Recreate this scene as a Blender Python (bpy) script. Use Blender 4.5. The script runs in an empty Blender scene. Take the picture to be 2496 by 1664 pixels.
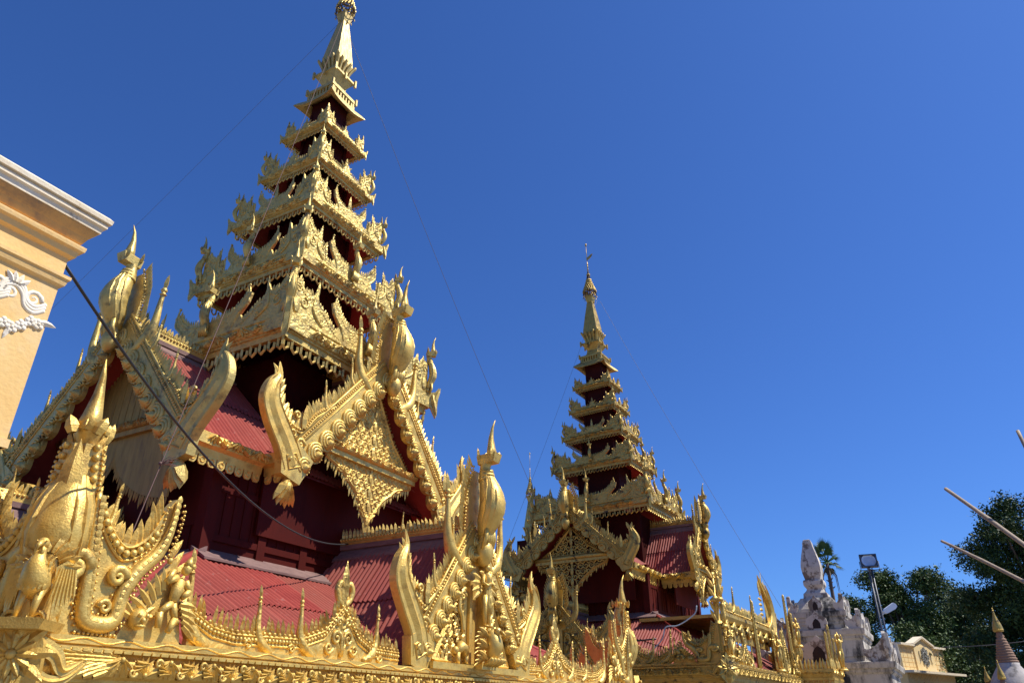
import bpy, math, random
import numpy as np
from mathutils import Vector, Matrix
R = math.radians
PI = math.pi
random.seed(7)
sc = bpy.context.scene
col = sc.collection
ZC = 2.4                                    # height of the lens above the ground

# ------------------------------------------------------------------ camera
cd = bpy.data.cameras.new('camera')
cam = bpy.data.objects.new('camera', cd)
col.objects.link(cam)
cd.sensor_width = 36.0
cd.lens = 25.383
cd.clip_end = 2000
FW = Vector((0.7742, 0.4334, 0.4613)).normalized()
RT = Vector((0.4877, -0.8730, 0.0015))
RT = (RT - FW * RT.dot(FW)).normalized()
UP = RT.cross(FW)
cam.matrix_world = Matrix(((RT.x, UP.x, -FW.x, -12.6387), (RT.y, UP.y, -FW.y, -14.0831), (RT.z, UP.z, -FW.z, ZC), (0, 0, 0, 1)))
sc.camera = cam

# ------------------------------------------------------------------ sky, sun, exposure
SUN_EL, SUN_AZ = R(56), R(28)               # azimuth measured from -y towards +x
sd = Vector((math.sin(SUN_AZ) * math.cos(SUN_EL), -math.cos(SUN_AZ) * math.cos(SUN_EL), math.sin(SUN_EL)))
w = bpy.data.worlds.new('World')
sc.world = w
w.use_nodes = True
nt = w.node_tree
bg = nt.nodes['Background']
sky = nt.nodes.new('ShaderNodeTexSky')
sky.sky_type = 'NISHITA'
sky.sun_disc = False
sky.sun_elevation = SUN_EL
sky.sun_rotation = math.atan2(sd.x, sd.y)
sky.altitude = 300
sky.air_density = 1.0
sky.dust_density = 0.6
sky.ozone_density = 5.0
tint = nt.nodes.new('ShaderNodeMix')         # clear dry air: a deeper blue than the model's own
tint.data_type = 'RGBA'
tint.blend_type = 'MULTIPLY'
tint.inputs[0].default_value = 1.0
tint.inputs[7].default_value = (0.385, 0.64, 1.09, 1)
nt.links.new(sky.outputs[0], tint.inputs[6])
nt.links.new(tint.outputs[2], bg.inputs[0])
bg.inputs[1].default_value = 0.108
sl = bpy.data.lights.new('sun', 'SUN')
sl.energy = 5.0
sl.angle = R(0.5)
sl.color = (1.0, 0.95, 0.86)
so = bpy.data.objects.new('sun', sl)
col.objects.link(so)
so.rotation_euler = (-sd).to_track_quat('-Z', 'Y').to_euler()
sc.view_settings.view_transform = 'Standard'
sc.view_settings.look = 'None'
sc.view_settings.exposure = 0.3
sc.view_settings.gamma = 1.0

# ------------------------------------------------------------------ materials
def N(t, kind, **k):
    n = t.nodes.new(kind)
    for a, b in k.items():
        setattr(n, a, b)
    return n

def mat(name, c1, c2=None, rough=0.6, metal=0.0, scale=3.0, bump=0.0, bscale=40.0, detail=6.0, carve=0.0, cscale=9.0, stain=None, sscale=2.0, sth=(0.52, 0.62), planks=None, stretch=None, spec=None, rvar=0.0, tone=None):
    m = bpy.data.materials.new(name)
    m.use_nodes = True
    t = m.node_tree
    L = t.links.new
    b = t.nodes['Principled BSDF']
    b.inputs['Roughness'].default_value = rough
    b.inputs['Metallic'].default_value = metal
    if spec is not None:
        b.inputs['Specular IOR Level'].default_value = spec
    tc = N(t, 'ShaderNodeTexCoord')
    src = tc.outputs['Object']
    if stretch:
        mp = N(t, 'ShaderNodeMapping')
        mp.inputs['Scale'].default_value = stretch
        L(src, mp.inputs[0])
        src = mp.outputs[0]
    n = N(t, 'ShaderNodeTexNoise')
    n.inputs['Scale'].default_value = scale
    n.inputs['Detail'].default_value = detail
    n.inputs['Roughness'].default_value = 0.65
    L(src, n.inputs[0])
    rp = N(t, 'ShaderNodeMapRange')
    rp.inputs[1].default_value = 0.3
    rp.inputs[2].default_value = 0.7
    L(n.outputs[0], rp.inputs[0])
    mx = N(t, 'ShaderNodeMix', data_type='RGBA')
    mx.inputs[6].default_value = (*c1, 1)
    mx.inputs[7].default_value = (*(c2 or c1), 1)
    L(rp.outputs[0], mx.inputs[0])
    out = mx.outputs[2]
    if stain:
        n2 = N(t, 'ShaderNodeTexNoise')
        n2.inputs['Scale'].default_value = sscale
        n2.inputs['Detail'].default_value = 8
        n2.inputs['Roughness'].default_value = 0.7
        L(src, n2.inputs[0])
        r2 = N(t, 'ShaderNodeMapRange')
        r2.inputs[1].default_value = sth[0]
        r2.inputs[2].default_value = sth[1]
        L(n2.outputs[0], r2.inputs[0])
        m2 = N(t, 'ShaderNodeMix', data_type='RGBA')
        L(r2.outputs[0], m2.inputs[0])
        L(out, m2.inputs[6])
        m2.inputs[7].default_value = (*stain, 1)
        out = m2.outputs[2]
    if rvar:
        n4 = N(t, 'ShaderNodeTexNoise')
        n4.inputs['Scale'].default_value = sscale * 1.7
        n4.inputs['Detail'].default_value = 6
        L(src, n4.inputs[0])
        r4 = N(t, 'ShaderNodeMapRange')
        r4.inputs[1].default_value = 0.35
        r4.inputs[2].default_value = 0.65
        r4.inputs[3].default_value = rough - rvar
        r4.inputs[4].default_value = rough + rvar
        L(n4.outputs[0], r4.inputs[0])
        L(r4.outputs[0], b.inputs['Roughness'])
    if tone:
        at_ = N(t, 'ShaderNodeAttribute', attribute_name='tone')
        m5 = N(t, 'ShaderNodeMix', data_type='RGBA', blend_type='MIX')
        L(at_.outputs['Fac'], m5.inputs[0])
        L(out, m5.inputs[6])
        m5.inputs[7].default_value = (*tone, 1)
        out = m5.outputs[2]
    L(out, b.inputs['Base Color'])
    h = None
    if bump:
        nb = N(t, 'ShaderNodeTexNoise')
        nb.inputs['Scale'].default_value = bscale
        nb.inputs['Detail'].default_value = 5
        L(src, nb.inputs[0])
        bp = N(t, 'ShaderNodeBump')
        bp.inputs['Strength'].default_value = bump
        bp.inputs['Distance'].default_value = 0.02
        L(nb.outputs[0], bp.inputs['Height'])
        h = bp.outputs[0]
    if carve:
        vo = N(t, 'ShaderNodeTexVoronoi', feature='SMOOTH_F1')
        vo.inputs['Scale'].default_value = cscale
        n3 = N(t, 'ShaderNodeTexNoise')
        n3.inputs['Scale'].default_value = cscale * 0.5
        L(tc.outputs['Object'], n3.inputs[0])
        ad = N(t, 'ShaderNodeVectorMath', operation='MULTIPLY_ADD')
        L(n3.outputs[1], ad.inputs[0])
        ad.inputs[1].default_value = (0.3, 0.3, 0.3)
        L(tc.outputs['Object'], ad.inputs[2])
        L(ad.outputs[0], vo.inputs[0])
        ma = N(t, 'ShaderNodeMath', operation='SINE')
        mu = N(t, 'ShaderNodeMath', operation='MULTIPLY')
        mu.inputs[1].default_value = 11.0
        L(vo.outputs['Distance'], mu.inputs[0])
        L(mu.outputs[0], ma.inputs[0])
        bc = N(t, 'ShaderNodeBump')
        bc.inputs['Strength'].default_value = carve
        bc.inputs['Distance'].default_value = 0.035
        L(ma.outputs[0], bc.inputs['Height'])
        if h:
            L(h, bc.inputs['Normal'])
        h = bc.outputs[0]
    if planks:
        wv = N(t, 'ShaderNodeTexWave', wave_type='BANDS', bands_direction=planks[0], wave_profile='SAW')
        wv.inputs['Scale'].default_value = planks[1]
        L(tc.outputs['Object'], wv.inputs[0])
        gt = N(t, 'ShaderNodeMath', operation='GREATER_THAN')
        gt.inputs[1].default_value = 0.05
        L(wv.outputs[1], gt.inputs[0])
        bq = N(t, 'ShaderNodeBump')
        bq.inputs['Strength'].default_value = 0.7
        bq.inputs['Distance'].default_value = 0.02
        L(gt.outputs[0], bq.inputs['Height'])
        if h:
            L(h, bq.inputs['Normal'])
        h = bq.outputs[0]
    if h:
        L(h, b.inputs['Normal'])
    return m

GOLD = mat('gold_paint_fresh', (0.80, 0.555, 0.155), (0.66, 0.43, 0.095), rough=0.46, metal=0.52, scale=6, bump=0.35, bscale=45, stain=(0.42, 0.25, 0.06), sscale=3.5, sth=(0.52, 0.68), rvar=0.12)
GOLDC = mat('gold_paint_carved', (0.80, 0.555, 0.155), (0.64, 0.42, 0.095), rough=0.48, metal=0.52, scale=7, bump=0.25, bscale=50, carve=0.22, cscale=9, stain=(0.42, 0.25, 0.06), sscale=3.5, sth=(0.52, 0.68), rvar=0.12)
GOLDW = mat('gold_paint_weathered', (0.71, 0.53, 0.17), (0.56, 0.40, 0.11), rough=0.50, metal=0.56, scale=5, bump=0.35, bscale=40, stain=(0.24, 0.17, 0.07), sscale=3.2, sth=(0.52, 0.68), rvar=0.12)
GOLDWC = mat('gold_paint_weathered_carved', (0.71, 0.53, 0.17), (0.54, 0.39, 0.11), rough=0.52, metal=0.54, scale=6, bump=0.25, bscale=40, carve=0.24, cscale=8, stain=(0.24, 0.17, 0.07), sscale=3.2, sth=(0.52, 0.68), rvar=0.12)
GOLDP = mat('gold_paint_plain_aged', (0.58, 0.44, 0.155), (0.46, 0.34, 0.11), rough=0.55, metal=0.4, scale=8, bump=0.25, bscale=30, stretch=(6, 6, 1), stain=(0.30, 0.22, 0.09), sscale=1.5, sth=(0.5, 0.7), rvar=0.1)
GOLDB = mat('gold_boards_shade_tinted', (0.44, 0.30, 0.085), (0.31, 0.20, 0.05), rough=0.6, metal=0.4, scale=3, bump=0.3, bscale=20, stretch=(3, 3, 0.6), stain=(0.20, 0.13, 0.05), sscale=2.5, sth=(0.5, 0.7))  # gilded boards; the gable recess's warm shade is worked into this brown
GOLDT = mat('gold_paint_flaking', (0.60, 0.42, 0.11), (0.46, 0.30, 0.07), rough=0.48, metal=0.60, scale=4, bump=0.4, bscale=30, stain=(0.045, 0.036, 0.028), sscale=3.0, sth=(0.55, 0.65), rvar=0.12)
GOLDTC = mat('gold_paint_flaking_carved', (0.60, 0.42, 0.11), (0.44, 0.29, 0.07), rough=0.48, metal=0.58, scale=4, bump=0.35, bscale=30, carve=0.30, cscale=7, stain=(0.05, 0.038, 0.028), sscale=3.2, sth=(0.55, 0.66), rvar=0.12)
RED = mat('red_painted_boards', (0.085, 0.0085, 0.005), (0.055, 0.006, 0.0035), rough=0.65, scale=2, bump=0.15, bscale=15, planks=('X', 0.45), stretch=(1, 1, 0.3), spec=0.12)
RED_SHADE = mat('red_storey_shade', (0.05, 0.006, 0.004), (0.03, 0.004, 0.003), rough=0.7, scale=3, bump=0.2, bscale=15, planks=('X', 1.2), spec=0.1)  # the wall red again, darkened to hold the shade under the overhanging roofs
ROOF = mat('red_corrugated_sheet', (0.37, 0.068, 0.052), (0.26, 0.040, 0.033), rough=0.6, scale=1.6, detail=10, bump=0.12, bscale=30, stain=(0.42, 0.22, 0.18), sscale=7, sth=(0.60, 0.70), spec=0.15, tone=(0.30, 0.095, 0.065))
ROOF2 = mat('red_corrugated_sheet_faded', (0.34, 0.062, 0.046), (0.24, 0.036, 0.028), rough=0.6, scale=1.4, detail=10, bump=0.12, bscale=30, stain=(0.42, 0.18, 0.15), sscale=3.5, sth=(0.58, 0.74), spec=0.15, tone=(0.26, 0.08, 0.055))
WOOD = mat('weathered_board', (0.24, 0.14, 0.12), (0.14, 0.075, 0.065), rough=0.8, scale=4, bump=0.3, bscale=30, stretch=(1, 1, 4))
NICHE_SHADE = mat('niche_shade', (0.035, 0.016, 0.012), (0.02, 0.01, 0.008), rough=0.8, scale=4)  # shade inside the stupa niches, given as a near-black colour
IRON = mat('rusty_iron', (0.10, 0.055, 0.04), (0.05, 0.03, 0.025), rough=0.7, metal=0.3, scale=12)
YELLOW = mat('yellow_limewash', (0.82, 0.55, 0.22), (0.76, 0.46, 0.15), rough=0.85, scale=1.6, detail=9, bump=0.25, bscale=25, stain=(0.80, 0.60, 0.33), sscale=1.2, sth=(0.50, 0.75))
YPALE = mat('pale_yellow_limewash', (0.80, 0.62, 0.32), (0.74, 0.54, 0.24), rough=0.85, scale=1.2, detail=9, bump=0.25, bscale=15, stain=(0.70, 0.58, 0.38), sscale=0.8, sth=(0.5, 0.7))
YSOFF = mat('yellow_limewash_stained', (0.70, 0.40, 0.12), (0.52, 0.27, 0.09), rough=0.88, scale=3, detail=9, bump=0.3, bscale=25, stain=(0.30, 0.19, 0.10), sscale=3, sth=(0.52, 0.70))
CREAM = mat('whitewash_aged', (0.82, 0.72, 0.54), (0.72, 0.58, 0.38), rough=0.85, scale=4, detail=9, bump=0.3, bscale=30, stain=(0.20, 0.15, 0.11), sscale=4, sth=(0.63, 0.72))
STUCCO = mat('white_stucco', (0.86, 0.80, 0.68), (0.80, 0.68, 0.48), rough=0.8, scale=8, bump=0.12, bscale=30)
STONE = mat('mouldy_whitewash', (0.64, 0.58, 0.49), (0.46, 0.41, 0.34), rough=0.9, scale=2.5, detail=10, bump=0.5, bscale=14, stain=(0.05, 0.046, 0.042), sscale=1.1, sth=(0.47, 0.60), stretch=(1, 1, 0.45))
STONEB = mat('peeling_whitewash', (0.67, 0.61, 0.52), (0.54, 0.48, 0.40), rough=0.9, scale=2.5, detail=10, bump=0.5, bscale=14, stain=(0.22, 0.17, 0.13), sscale=1.7, sth=(0.50, 0.56))
BRICK = mat('eroded_red_stupa', (0.34, 0.20, 0.125), (0.26, 0.16, 0.105), rough=0.9, scale=4, bump=0.5, bscale=16, stain=(0.12, 0.09, 0.08), sscale=3, sth=(0.55, 0.68))
PALEST = mat('grey_plaster', (0.50, 0.46, 0.42), (0.36, 0.32, 0.29), rough=0.9, scale=4, bump=0.4, bscale=16, stain=(0.12, 0.11, 0.10), sscale=2, sth=(0.55, 0.68))
STEEL = mat('galvanised_steel', (0.16, 0.17, 0.19), (0.10, 0.10, 0.11), rough=0.5, metal=0.6, scale=6)
GLASS = mat('lamp_glass', (0.62, 0.68, 0.74), (0.50, 0.56, 0.62), rough=0.12, metal=0.3, scale=3)
LAMPW = mat('lamp_cover', (0.75, 0.78, 0.82), rough=0.35)
BAMBOO = mat('dry_bamboo', (0.38, 0.29, 0.19), (0.24, 0.17, 0.11), rough=0.7, scale=6, stretch=(1, 1, 8), bump=0.2)
BLACK = mat('black_cable', (0.018, 0.018, 0.02), rough=0.5)
WIRE = mat('grey_wire', (0.16, 0.14, 0.13), rough=0.6, metal=0.3)
PALEW = mat('pale_blue_cable', (0.45, 0.55, 0.60), rough=0.5)
TWINE = mat('brown_twine', (0.16, 0.09, 0.075), rough=0.9)
MAROON = mat('maroon_paint', (0.10, 0.022, 0.018), rough=0.6)
EMBLEM = mat('grey_emblem', (0.20, 0.20, 0.18), rough=0.8)
REDINK = mat('red_lettering', (0.33, 0.04, 0.03), rough=0.7)
BARK = mat('bark', (0.16, 0.12, 0.09), (0.09, 0.065, 0.05), rough=0.9, scale=6, bump=0.6, bscale=20)
GROUND = mat('pale_paving', (0.24, 0.21, 0.17), (0.19, 0.165, 0.13), rough=0.85, scale=0.6, bump=0.2, bscale=6)

def leafmat(name, c1, c2, c3):
    m = bpy.data.materials.new(name)
    m.use_nodes = True
    t = m.node_tree
    b = t.nodes['Principled BSDF']
    b.inputs['Roughness'].default_value = 0.6
    b.inputs['Specular IOR Level'].default_value = 0.3
    g = N(t, 'ShaderNodeNewGeometry')
    cr = N(t, 'ShaderNodeValToRGB')
    cr.color_ramp.elements[0].color = (*c1, 1)
    cr.color_ramp.elements[1].color = (*c3, 1)
    e = cr.color_ramp.elements.new(0.5)
    e.color = (*c2, 1)
    t.links.new(g.outputs['Random Per Island'], cr.inputs[0])
    t.links.new(cr.outputs[0], b.inputs['Base Color'])
    return m
LEAF = leafmat('leaf_glossy', (0.028, 0.055, 0.013), (0.055, 0.098, 0.02), (0.095, 0.15, 0.032))
LEAF2 = leafmat('leaf_dark', (0.022, 0.046, 0.012), (0.042, 0.078, 0.018), (0.07, 0.115, 0.026))
FROND = leafmat('palm_frond', (0.03, 0.07, 0.02), (0.05, 0.10, 0.03), (0.07, 0.13, 0.04))

# ------------------------------------------------------------------ mesh helpers
class Fr:
    """a frame: p(s, d, t) = O + s*S + d*D + t*T (along, outward, up)"""
    def __init__(self, o=(0, 0, 0), s=(1, 0, 0), d=(0, -1, 0), t=(0, 0, 1)):
        self.o, self.s, self.d, self.t = o, s, d, t
    def p(self, s, d, t):
        o, S, D, T = self.o, self.s, self.d, self.t
        return (o[0] + s * S[0] + d * D[0] + t * T[0], o[1] + s * S[1] + d * D[1] + t * T[1], o[2] + s * S[2] + d * D[2] + t * T[2])
    def sub(self, s, d, t, ang=0.0, mir=1):
        """frame at (s,d,t) turned by ang in the (s,t) plane, s mirrored when mir=-1"""
        c, q = math.cos(ang), math.sin(ang)
        S, T = self.s, self.t
        return Fr(self.p(s, d, t), tuple(mir * (c * S[i] + q * T[i]) for i in range(3)), self.d, tuple(-q * S[i] + c * T[i] for i in range(3)))

def yaw_fr(o, a):
    """outward direction -y turned by a (counter-clockwise) about z"""
    c, s = math.cos(a), math.sin(a)
    return Fr(o, (c, s, 0), (s, -c, 0), (0, 0, 1))

class MB:
    def __init__(self):
        self.v, self.f, self.sm, self.tn = [], [], [], []
    def add(self, vs, fs, smooth=False, tone=None):
        b = len(self.v)
        self.v.extend(vs)
        self.tn.extend(tone or [0.0] * len(fs))
        for q in fs:
            self.f.append([i + b for i in q])
            self.sm.append(smooth)
    def prism(self, poly, d0, d1, fr):
        n = len(poly)
        vs = [fr.p(s, d0, t) for s, t in poly] + [fr.p(s, d1, t) for s, t in poly]
        fs = [list(range(n))[::-1], list(range(n, 2 * n))] + [[i, (i + 1) % n, n + (i + 1) % n, n + i] for i in range(n)]
        self.add(vs, fs)
    def box(self, s0, s1, d0, d1, t0, t1, fr=None):
        self.prism([(s0, t0), (s1, t0), (s1, t1), (s0, t1)], d0, d1, fr or W)
    def tube(self, pts, radii, n=6, fr=None, flat=1.0, ref=None):
        """pts: (s,d,t) or world points; radii: number or list; flat squashes the section along its second axis"""
        P = [Vector(fr.p(*q)) if fr else Vector(q) for q in pts]
        k = len(P)
        if not hasattr(radii, '__len__'):
            radii = [radii] * k
        rf = Vector(ref) if ref else None
        vs = []
        prev = None
        for i in range(k):
            tg = (P[min(i + 1, k - 1)] - P[max(i - 1, 0)])
            if tg.length < 1e-9:
                tg = Vector((0, 0, 1))
            tg.normalize()
            if rf is not None:
                a = tg.cross(rf)
            elif prev is None:
                a = tg.cross(Vector((0, 0, 1)) if abs(tg.z) < 0.95 else Vector((1, 0, 0)))
            else:
                a = prev - tg * prev.dot(tg)
            if a.length < 1e-6:
                a = tg.orthogonal()
            a.normalize()
            prev = a
            b = tg.cross(a)
            for j in range(n):
                th = 2 * PI * j / n
                q = P[i] + a * (math.cos(th) * radii[i]) + b * (math.sin(th) * radii[i] * flat)
                vs.append((q.x, q.y, q.z))
        fs = [[i * n + j, i * n + (j + 1) % n, (i + 1) * n + (j + 1) % n, (i + 1) * n + j] for i in range(k - 1) for j in range(n)]
        fs.append(list(range(n))[::-1])
        fs.append(list(range((k - 1) * n, k * n)))
        self.add(vs, fs, n > 4)
    def ball(self, s, d, t, r, fr=None, rd=None, rt=None, n=6, m=4):
        fr = fr or W
        rd = r if rd is None else rd
        rt = r if rt is None else rt
        vs = [fr.p(s, d, t - rt)]
        for i in range(1, m):
            ph = PI * i / m
            for j in range(n):
                th = 2 * PI * j / n
                vs.append(fr.p(s + r * math.sin(ph) * math.cos(th), d + rd * math.sin(ph) * math.sin(th), t - rt * math.cos(ph)))
        vs.append(fr.p(s, d, t + rt))
        e = len(vs) - 1
        fs = [[0, 1 + (j + 1) % n, 1 + j] for j in range(n)]
        for i in range(m - 2):
            fs += [[1 + i * n + j, 1 + i * n + (j + 1) % n, 1 + (i + 1) * n + (j + 1) % n, 1 + (i + 1) * n + j] for j in range(n)]
        fs += [[e, 1 + (m - 2) * n + j, 1 + (m - 2) * n + (j + 1) % n] for j in range(n)]
        self.add(vs, fs, True)
    def lathe(self, prof, n=16, fr=None, sq=False, sm=True):
        """prof: (radius, t); sq makes a square section (n ignored)"""
        fr = fr or W
        if sq:
            n, sm = 4, False
        vs = []
        for r, t in prof:
            for j in range(n):
                th = 2 * PI * j / n + (PI / 4 if sq else 0)
                rr = r * (math.sqrt(2) if sq else 1)
                vs.append(fr.p(rr * math.cos(th), rr * math.sin(th), t))
        k = len(prof)
        fs = [[i * n + j, i * n + (j + 1) % n, (i + 1) * n + (j + 1) % n, (i + 1) * n + j] for i in range(k - 1) for j in range(n)]
        fs += [list(range(n))[::-1], list(range((k - 1) * n, k * n))]
        self.add(vs, fs, sm)
    def blade(self, fr, s, d, t, h, w, ang=0.0, curl=0.0, th=0.03):
        """a flame leaf of diamond section standing at (s,t), leaning by ang (to +s), tip bent by curl"""
        ca, sa = math.cos(ang), math.sin(ang)
        vs = []
        for f, wf in ((0, 0.70), (0.36, 1.0), (0.72, 0.70)):
            y = f * h
            x = curl * h * f * f
            for dx, dd in ((-wf * w / 2, 0), (0, th * wf), (wf * w / 2, 0), (0, -th * wf)):
                a, b = x + dx, y
                vs.append(fr.p(s + a * ca + b * sa, d + dd, t - a * sa + b * ca))
        a, b = curl * h, h
        vs.append(fr.p(s + a * ca + b * sa, d, t - a * sa + b * ca))
        fs = [[i * 4 + j, i * 4 + (j + 1) % 4, (i + 1) * 4 + (j + 1) % 4, (i + 1) * 4 + j] for i in range(2) for j in range(4)]
        fs += [[8 + j, 8 + (j + 1) % 4, 12] for j in range(4)]
        self.add(vs, fs)
    def ribbon(self, fr, path, widths, d0, d1, ridge=0.0):
        """a strap following path (s,t) with widths; flat front with a raised middle ridge"""
        k = len(path)
        vs = []
        wm = max(widths)
        for i in range(k):
            a = path[max(i - 1, 0)]
            b = path[min(i + 1, k - 1)]
            tx, ty = b[0] - a[0], b[1] - a[1]
            l = math.hypot(tx, ty) or 1
            nx, ny = -ty / l, tx / l
            s, t = path[i]
            hw = widths[i] / 2
            k_ = min(1.0, 1.5 * widths[i] / wm)
            dm = (d0 + d1) / 2
            for o, d in ((-hw, d0), (-hw, d1), (-hw * 0.45, d1), (0, d1 + ridge), (hw * 0.45, d1), (hw, d1), (hw, d0)):
                d = dm + (d - dm) * k_
                vs.append(fr.p(s + nx * o, d, t + ny * o))
        fs = [[i * 7 + j, i * 7 + (j + 1) % 7, (i + 1) * 7 + (j + 1) % 7, (i + 1) * 7 + j] for i in range(k - 1) for j in range(7)]
        fs += [list(range(7))[::-1], list(range((k - 1) * 7, k * 7))]
        self.add(vs, fs)
    def ring(self, prof, a, b):
        """sweep prof (offset, z) round a rectangle of half sizes a, b"""
        vs = []
        for o, z in prof:
            vs += [(-a - o, -b - o, z), (a + o, -b - o, z), (a + o, b + o, z), (-a - o, b + o, z)]
        k = len(prof)
        self.add(vs, [[i * 4 + j, i * 4 + (j + 1) % 4, ((i + 1) % k) * 4 + (j + 1) % 4, ((i + 1) % k) * 4 + j] for i in range(k) for j in range(4)])
    def spiral(self, fr, cs, ct, r0, d, turns=1.4, start=0.0, cw=1, rad=0.03, n=5, lead=None):
        pts, rr = [], []
        m = int(turns * 10)
        for i in range(m + 1):
            f = i / m
            r = r0 * (1 - 0.88 * f)
            a = start + cw * turns * 2 * PI * f
            pts.append((cs + r * math.cos(a), d, ct + r * math.sin(a)))
            rr.append(rad * (1 - 0.5 * f))
        if lead:
            pts = [(q[0], d, q[1]) for q in lead] + pts
            rr = [rad * (0.5 + 0.5 * (i + 1) / len(lead)) for i in range(len(lead))] + rr
        self.tube(pts, rr, n, fr)
    def build(self, name, m, parent=None, loc=None):
        me = bpy.data.meshes.new(name)
        me.from_pydata(self.v, [], self.f)
        me.polygons.foreach_set('use_smooth', self.sm)
        me.materials.append(m)
        if any(self.tn):
            me.attributes.new('tone', 'FLOAT', 'FACE').data.foreach_set('value', self.tn)
        me.update()
        o = bpy.data.objects.new(name, me)
        col.objects.link(o)
        if parent:
            o.parent = parent
        if loc:
            o.location = loc
        return o

W = Fr((0, 0, 0), (1, 0, 0), (0, 1, 0), (0, 0, 1))

def empty(name, loc=(0, 0, 0), rz=0.0):
    o = bpy.data.objects.new(name, None)
    col.objects.link(o)
    o.location = loc
    o.rotation_euler = (0, 0, rz)
    return o

def tag(o, label=None, cat=None, group=None, kind=None):
    for k, v in (('label', label), ('category', cat), ('group', group), ('kind', kind)):
        if v:
            o[k] = v
    return o

def dup(o, parent=None, rz=None, loc=None):
    c = o.copy()
    col.objects.link(c)
    c.parent = parent if parent else o.parent
    if rz is not None:
        c.rotation_euler = (0, 0, rz)
    if loc is not None:
        c.location = loc
    for ch in list(o.children):
        dup(ch, c)
    return c

def cat(pts, n=6):
    """Catmull-Rom through pts"""
    out = []
    k = len(pts)
    for i in range(k - 1):
        p0, p1, p2, p3 = pts[max(i - 1, 0)], pts[i], pts[i + 1], pts[min(i + 2, k - 1)]
        for j in range(n):
            u = j / n
            out.append(tuple(0.5 * (2 * b + (c - a) * u + (2 * a - 5 * b + 4 * c - d) * u * u + (3 * b - a - 3 * c + d) * u ** 3) for a, b, c, d in zip(p0, p1, p2, p3)))
    out.append(tuple(pts[-1]))
    return out

def interp(vals, n):
    k = len(vals) - 1
    out = []
    for i in range(n):
        x = i / (n - 1) * k
        j = min(int(x), k - 1)
        out.append(vals[j] + (vals[j + 1] - vals[j]) * (x - j))
    return out

def walk(path, step):
    """points every step along a polyline, with the unit tangent"""
    out = []
    left = step / 2
    for a, b in zip(path, path[1:]):
        l = math.hypot(b[0] - a[0], b[1] - a[1])
        if l < 1e-9:
            continue
        x = left
        while x <= l:
            f = x / l
            out.append((a[0] + (b[0] - a[0]) * f, a[1] + (b[1] - a[1]) * f, (b[0] - a[0]) / l, (b[1] - a[1]) / l))
            x += step
        left = x - l
    return out

# ------------------------------------------------------------------ ornament
def flames(mb, fr, path, step, h, w, d=0.0, lean=0.0, norm=0.6, th=0.025, jit=0.12):
    """a row of flame leaves along path; norm mixes the path's normal with straight up"""
    for s, t, tx, ty in walk(path, step):
        nx, ny = -ty, tx
        if ny < 0:
            nx, ny = -nx, -ny
        ax, ay = nx * norm, ny * norm + (1 - norm)
        a = math.atan2(ax, ay) + lean
        if random.random() < 0.02:
            continue
        k = (1 + random.uniform(-jit, jit)) * (0.6 if random.random() < 0.04 else 1.0)
        a += random.gauss(0, 0.05)
        mb.blade(fr, s, d, t - 0.12 * h, h * k * 1.12, w, a, random.uniform(-0.05, 0.18) * (1 if lean >= 0 else -1), th)

def beads(mb, fr, path, step, r, d=0.0, off=0.0, n=6, m=4):
    for s, t, tx, ty in walk(path, step):
        mb.ball(s - ty * off, d, t + tx * off, r, fr, n=n, m=m)

def pinnacle(mb, fr, s, t, h, side=1, d=0.0, k=1.0):
    """a horn: fat root leaning sideways, slim neck turning upright, bud and leaf tip"""
    pts = cat([(s - side * 0.30 * h * k, d, t), (s - side * 0.10 * h, d, t + 0.13 * h), (s + side * 0.0 * h, d, t + 0.34 * h), (s + side * 0.015 * h, d, t + 0.62 * h), (s + side * 0.03 * h, d, t + 0.78 * h)], 4)
    rr = interp([0.06 * h, 0.085 * h, 0.055 * h, 0.035 * h, 0.025 * h], len(pts))
    mb.tube(pts, rr, 6, fr)
    x = s + side * 0.03 * h
    mb.ball(x, d, t + 0.80 * h, 0.04 * h, fr)
    mb.ball(x, d, t + 0.74 * h, 0.045 * h, fr, rt=0.02 * h)
    mb.blade(fr, x, d, t + 0.82 * h, 0.2 * h, 0.075 * h, side * 0.05, 0.1, 0.03 * h)

def leafcuff(mb, fr, s0, s1, t0, t1, d, side=1):
    """overlapping leaf scales wrapping a fascia end"""
    for i in range(4):
        f = i / 4
        a = s0 + (s1 - s0) * f
        b = s0 + (s1 - s0) * (f + 0.45)
        tm = (t0 + t1) / 2
        mb.prism([(a, t0), (b - 0.4 * (b - a), t0), (b, tm), (b - 0.4 * (b - a), t1), (a, t1)] if b > a else [(a, t1), (b - 0.4 * (b - a), t1), (b, tm), (b - 0.4 * (b - a), t0), (a, t0)], d, d + 0.035 - 0.006 * i, fr)

def foliage_roll(mb, fr, s0, s1, t, r, d, step):
    """carved acanthus frieze: alternating leaf fans and curls on a roll"""
    n = max(1, int(abs(s1 - s0) / step))
    for i in range(n):
        s = s0 + (s1 - s0) * (i + 0.5) / n
        sg = 1 if i % 2 else -1
        for j in range(5):
            a = (j - 2) * 0.5
            mb.blade(fr, s, d + r * 0.25, t - sg * r * 0.9, r * 1.9, r * 0.62, (0 if sg > 0 else PI) + a, 0.12 * sg, r * 0.55)
        mb.ball(s, d + r * 0.5, t - sg * r * 0.5, r * 0.42, fr, n=5, m=3)
        mb.ball(s + step * 0.45, d + r * 0.3, t + sg * r * 0.35, r * 0.36, fr, n=5, m=3)

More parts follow.
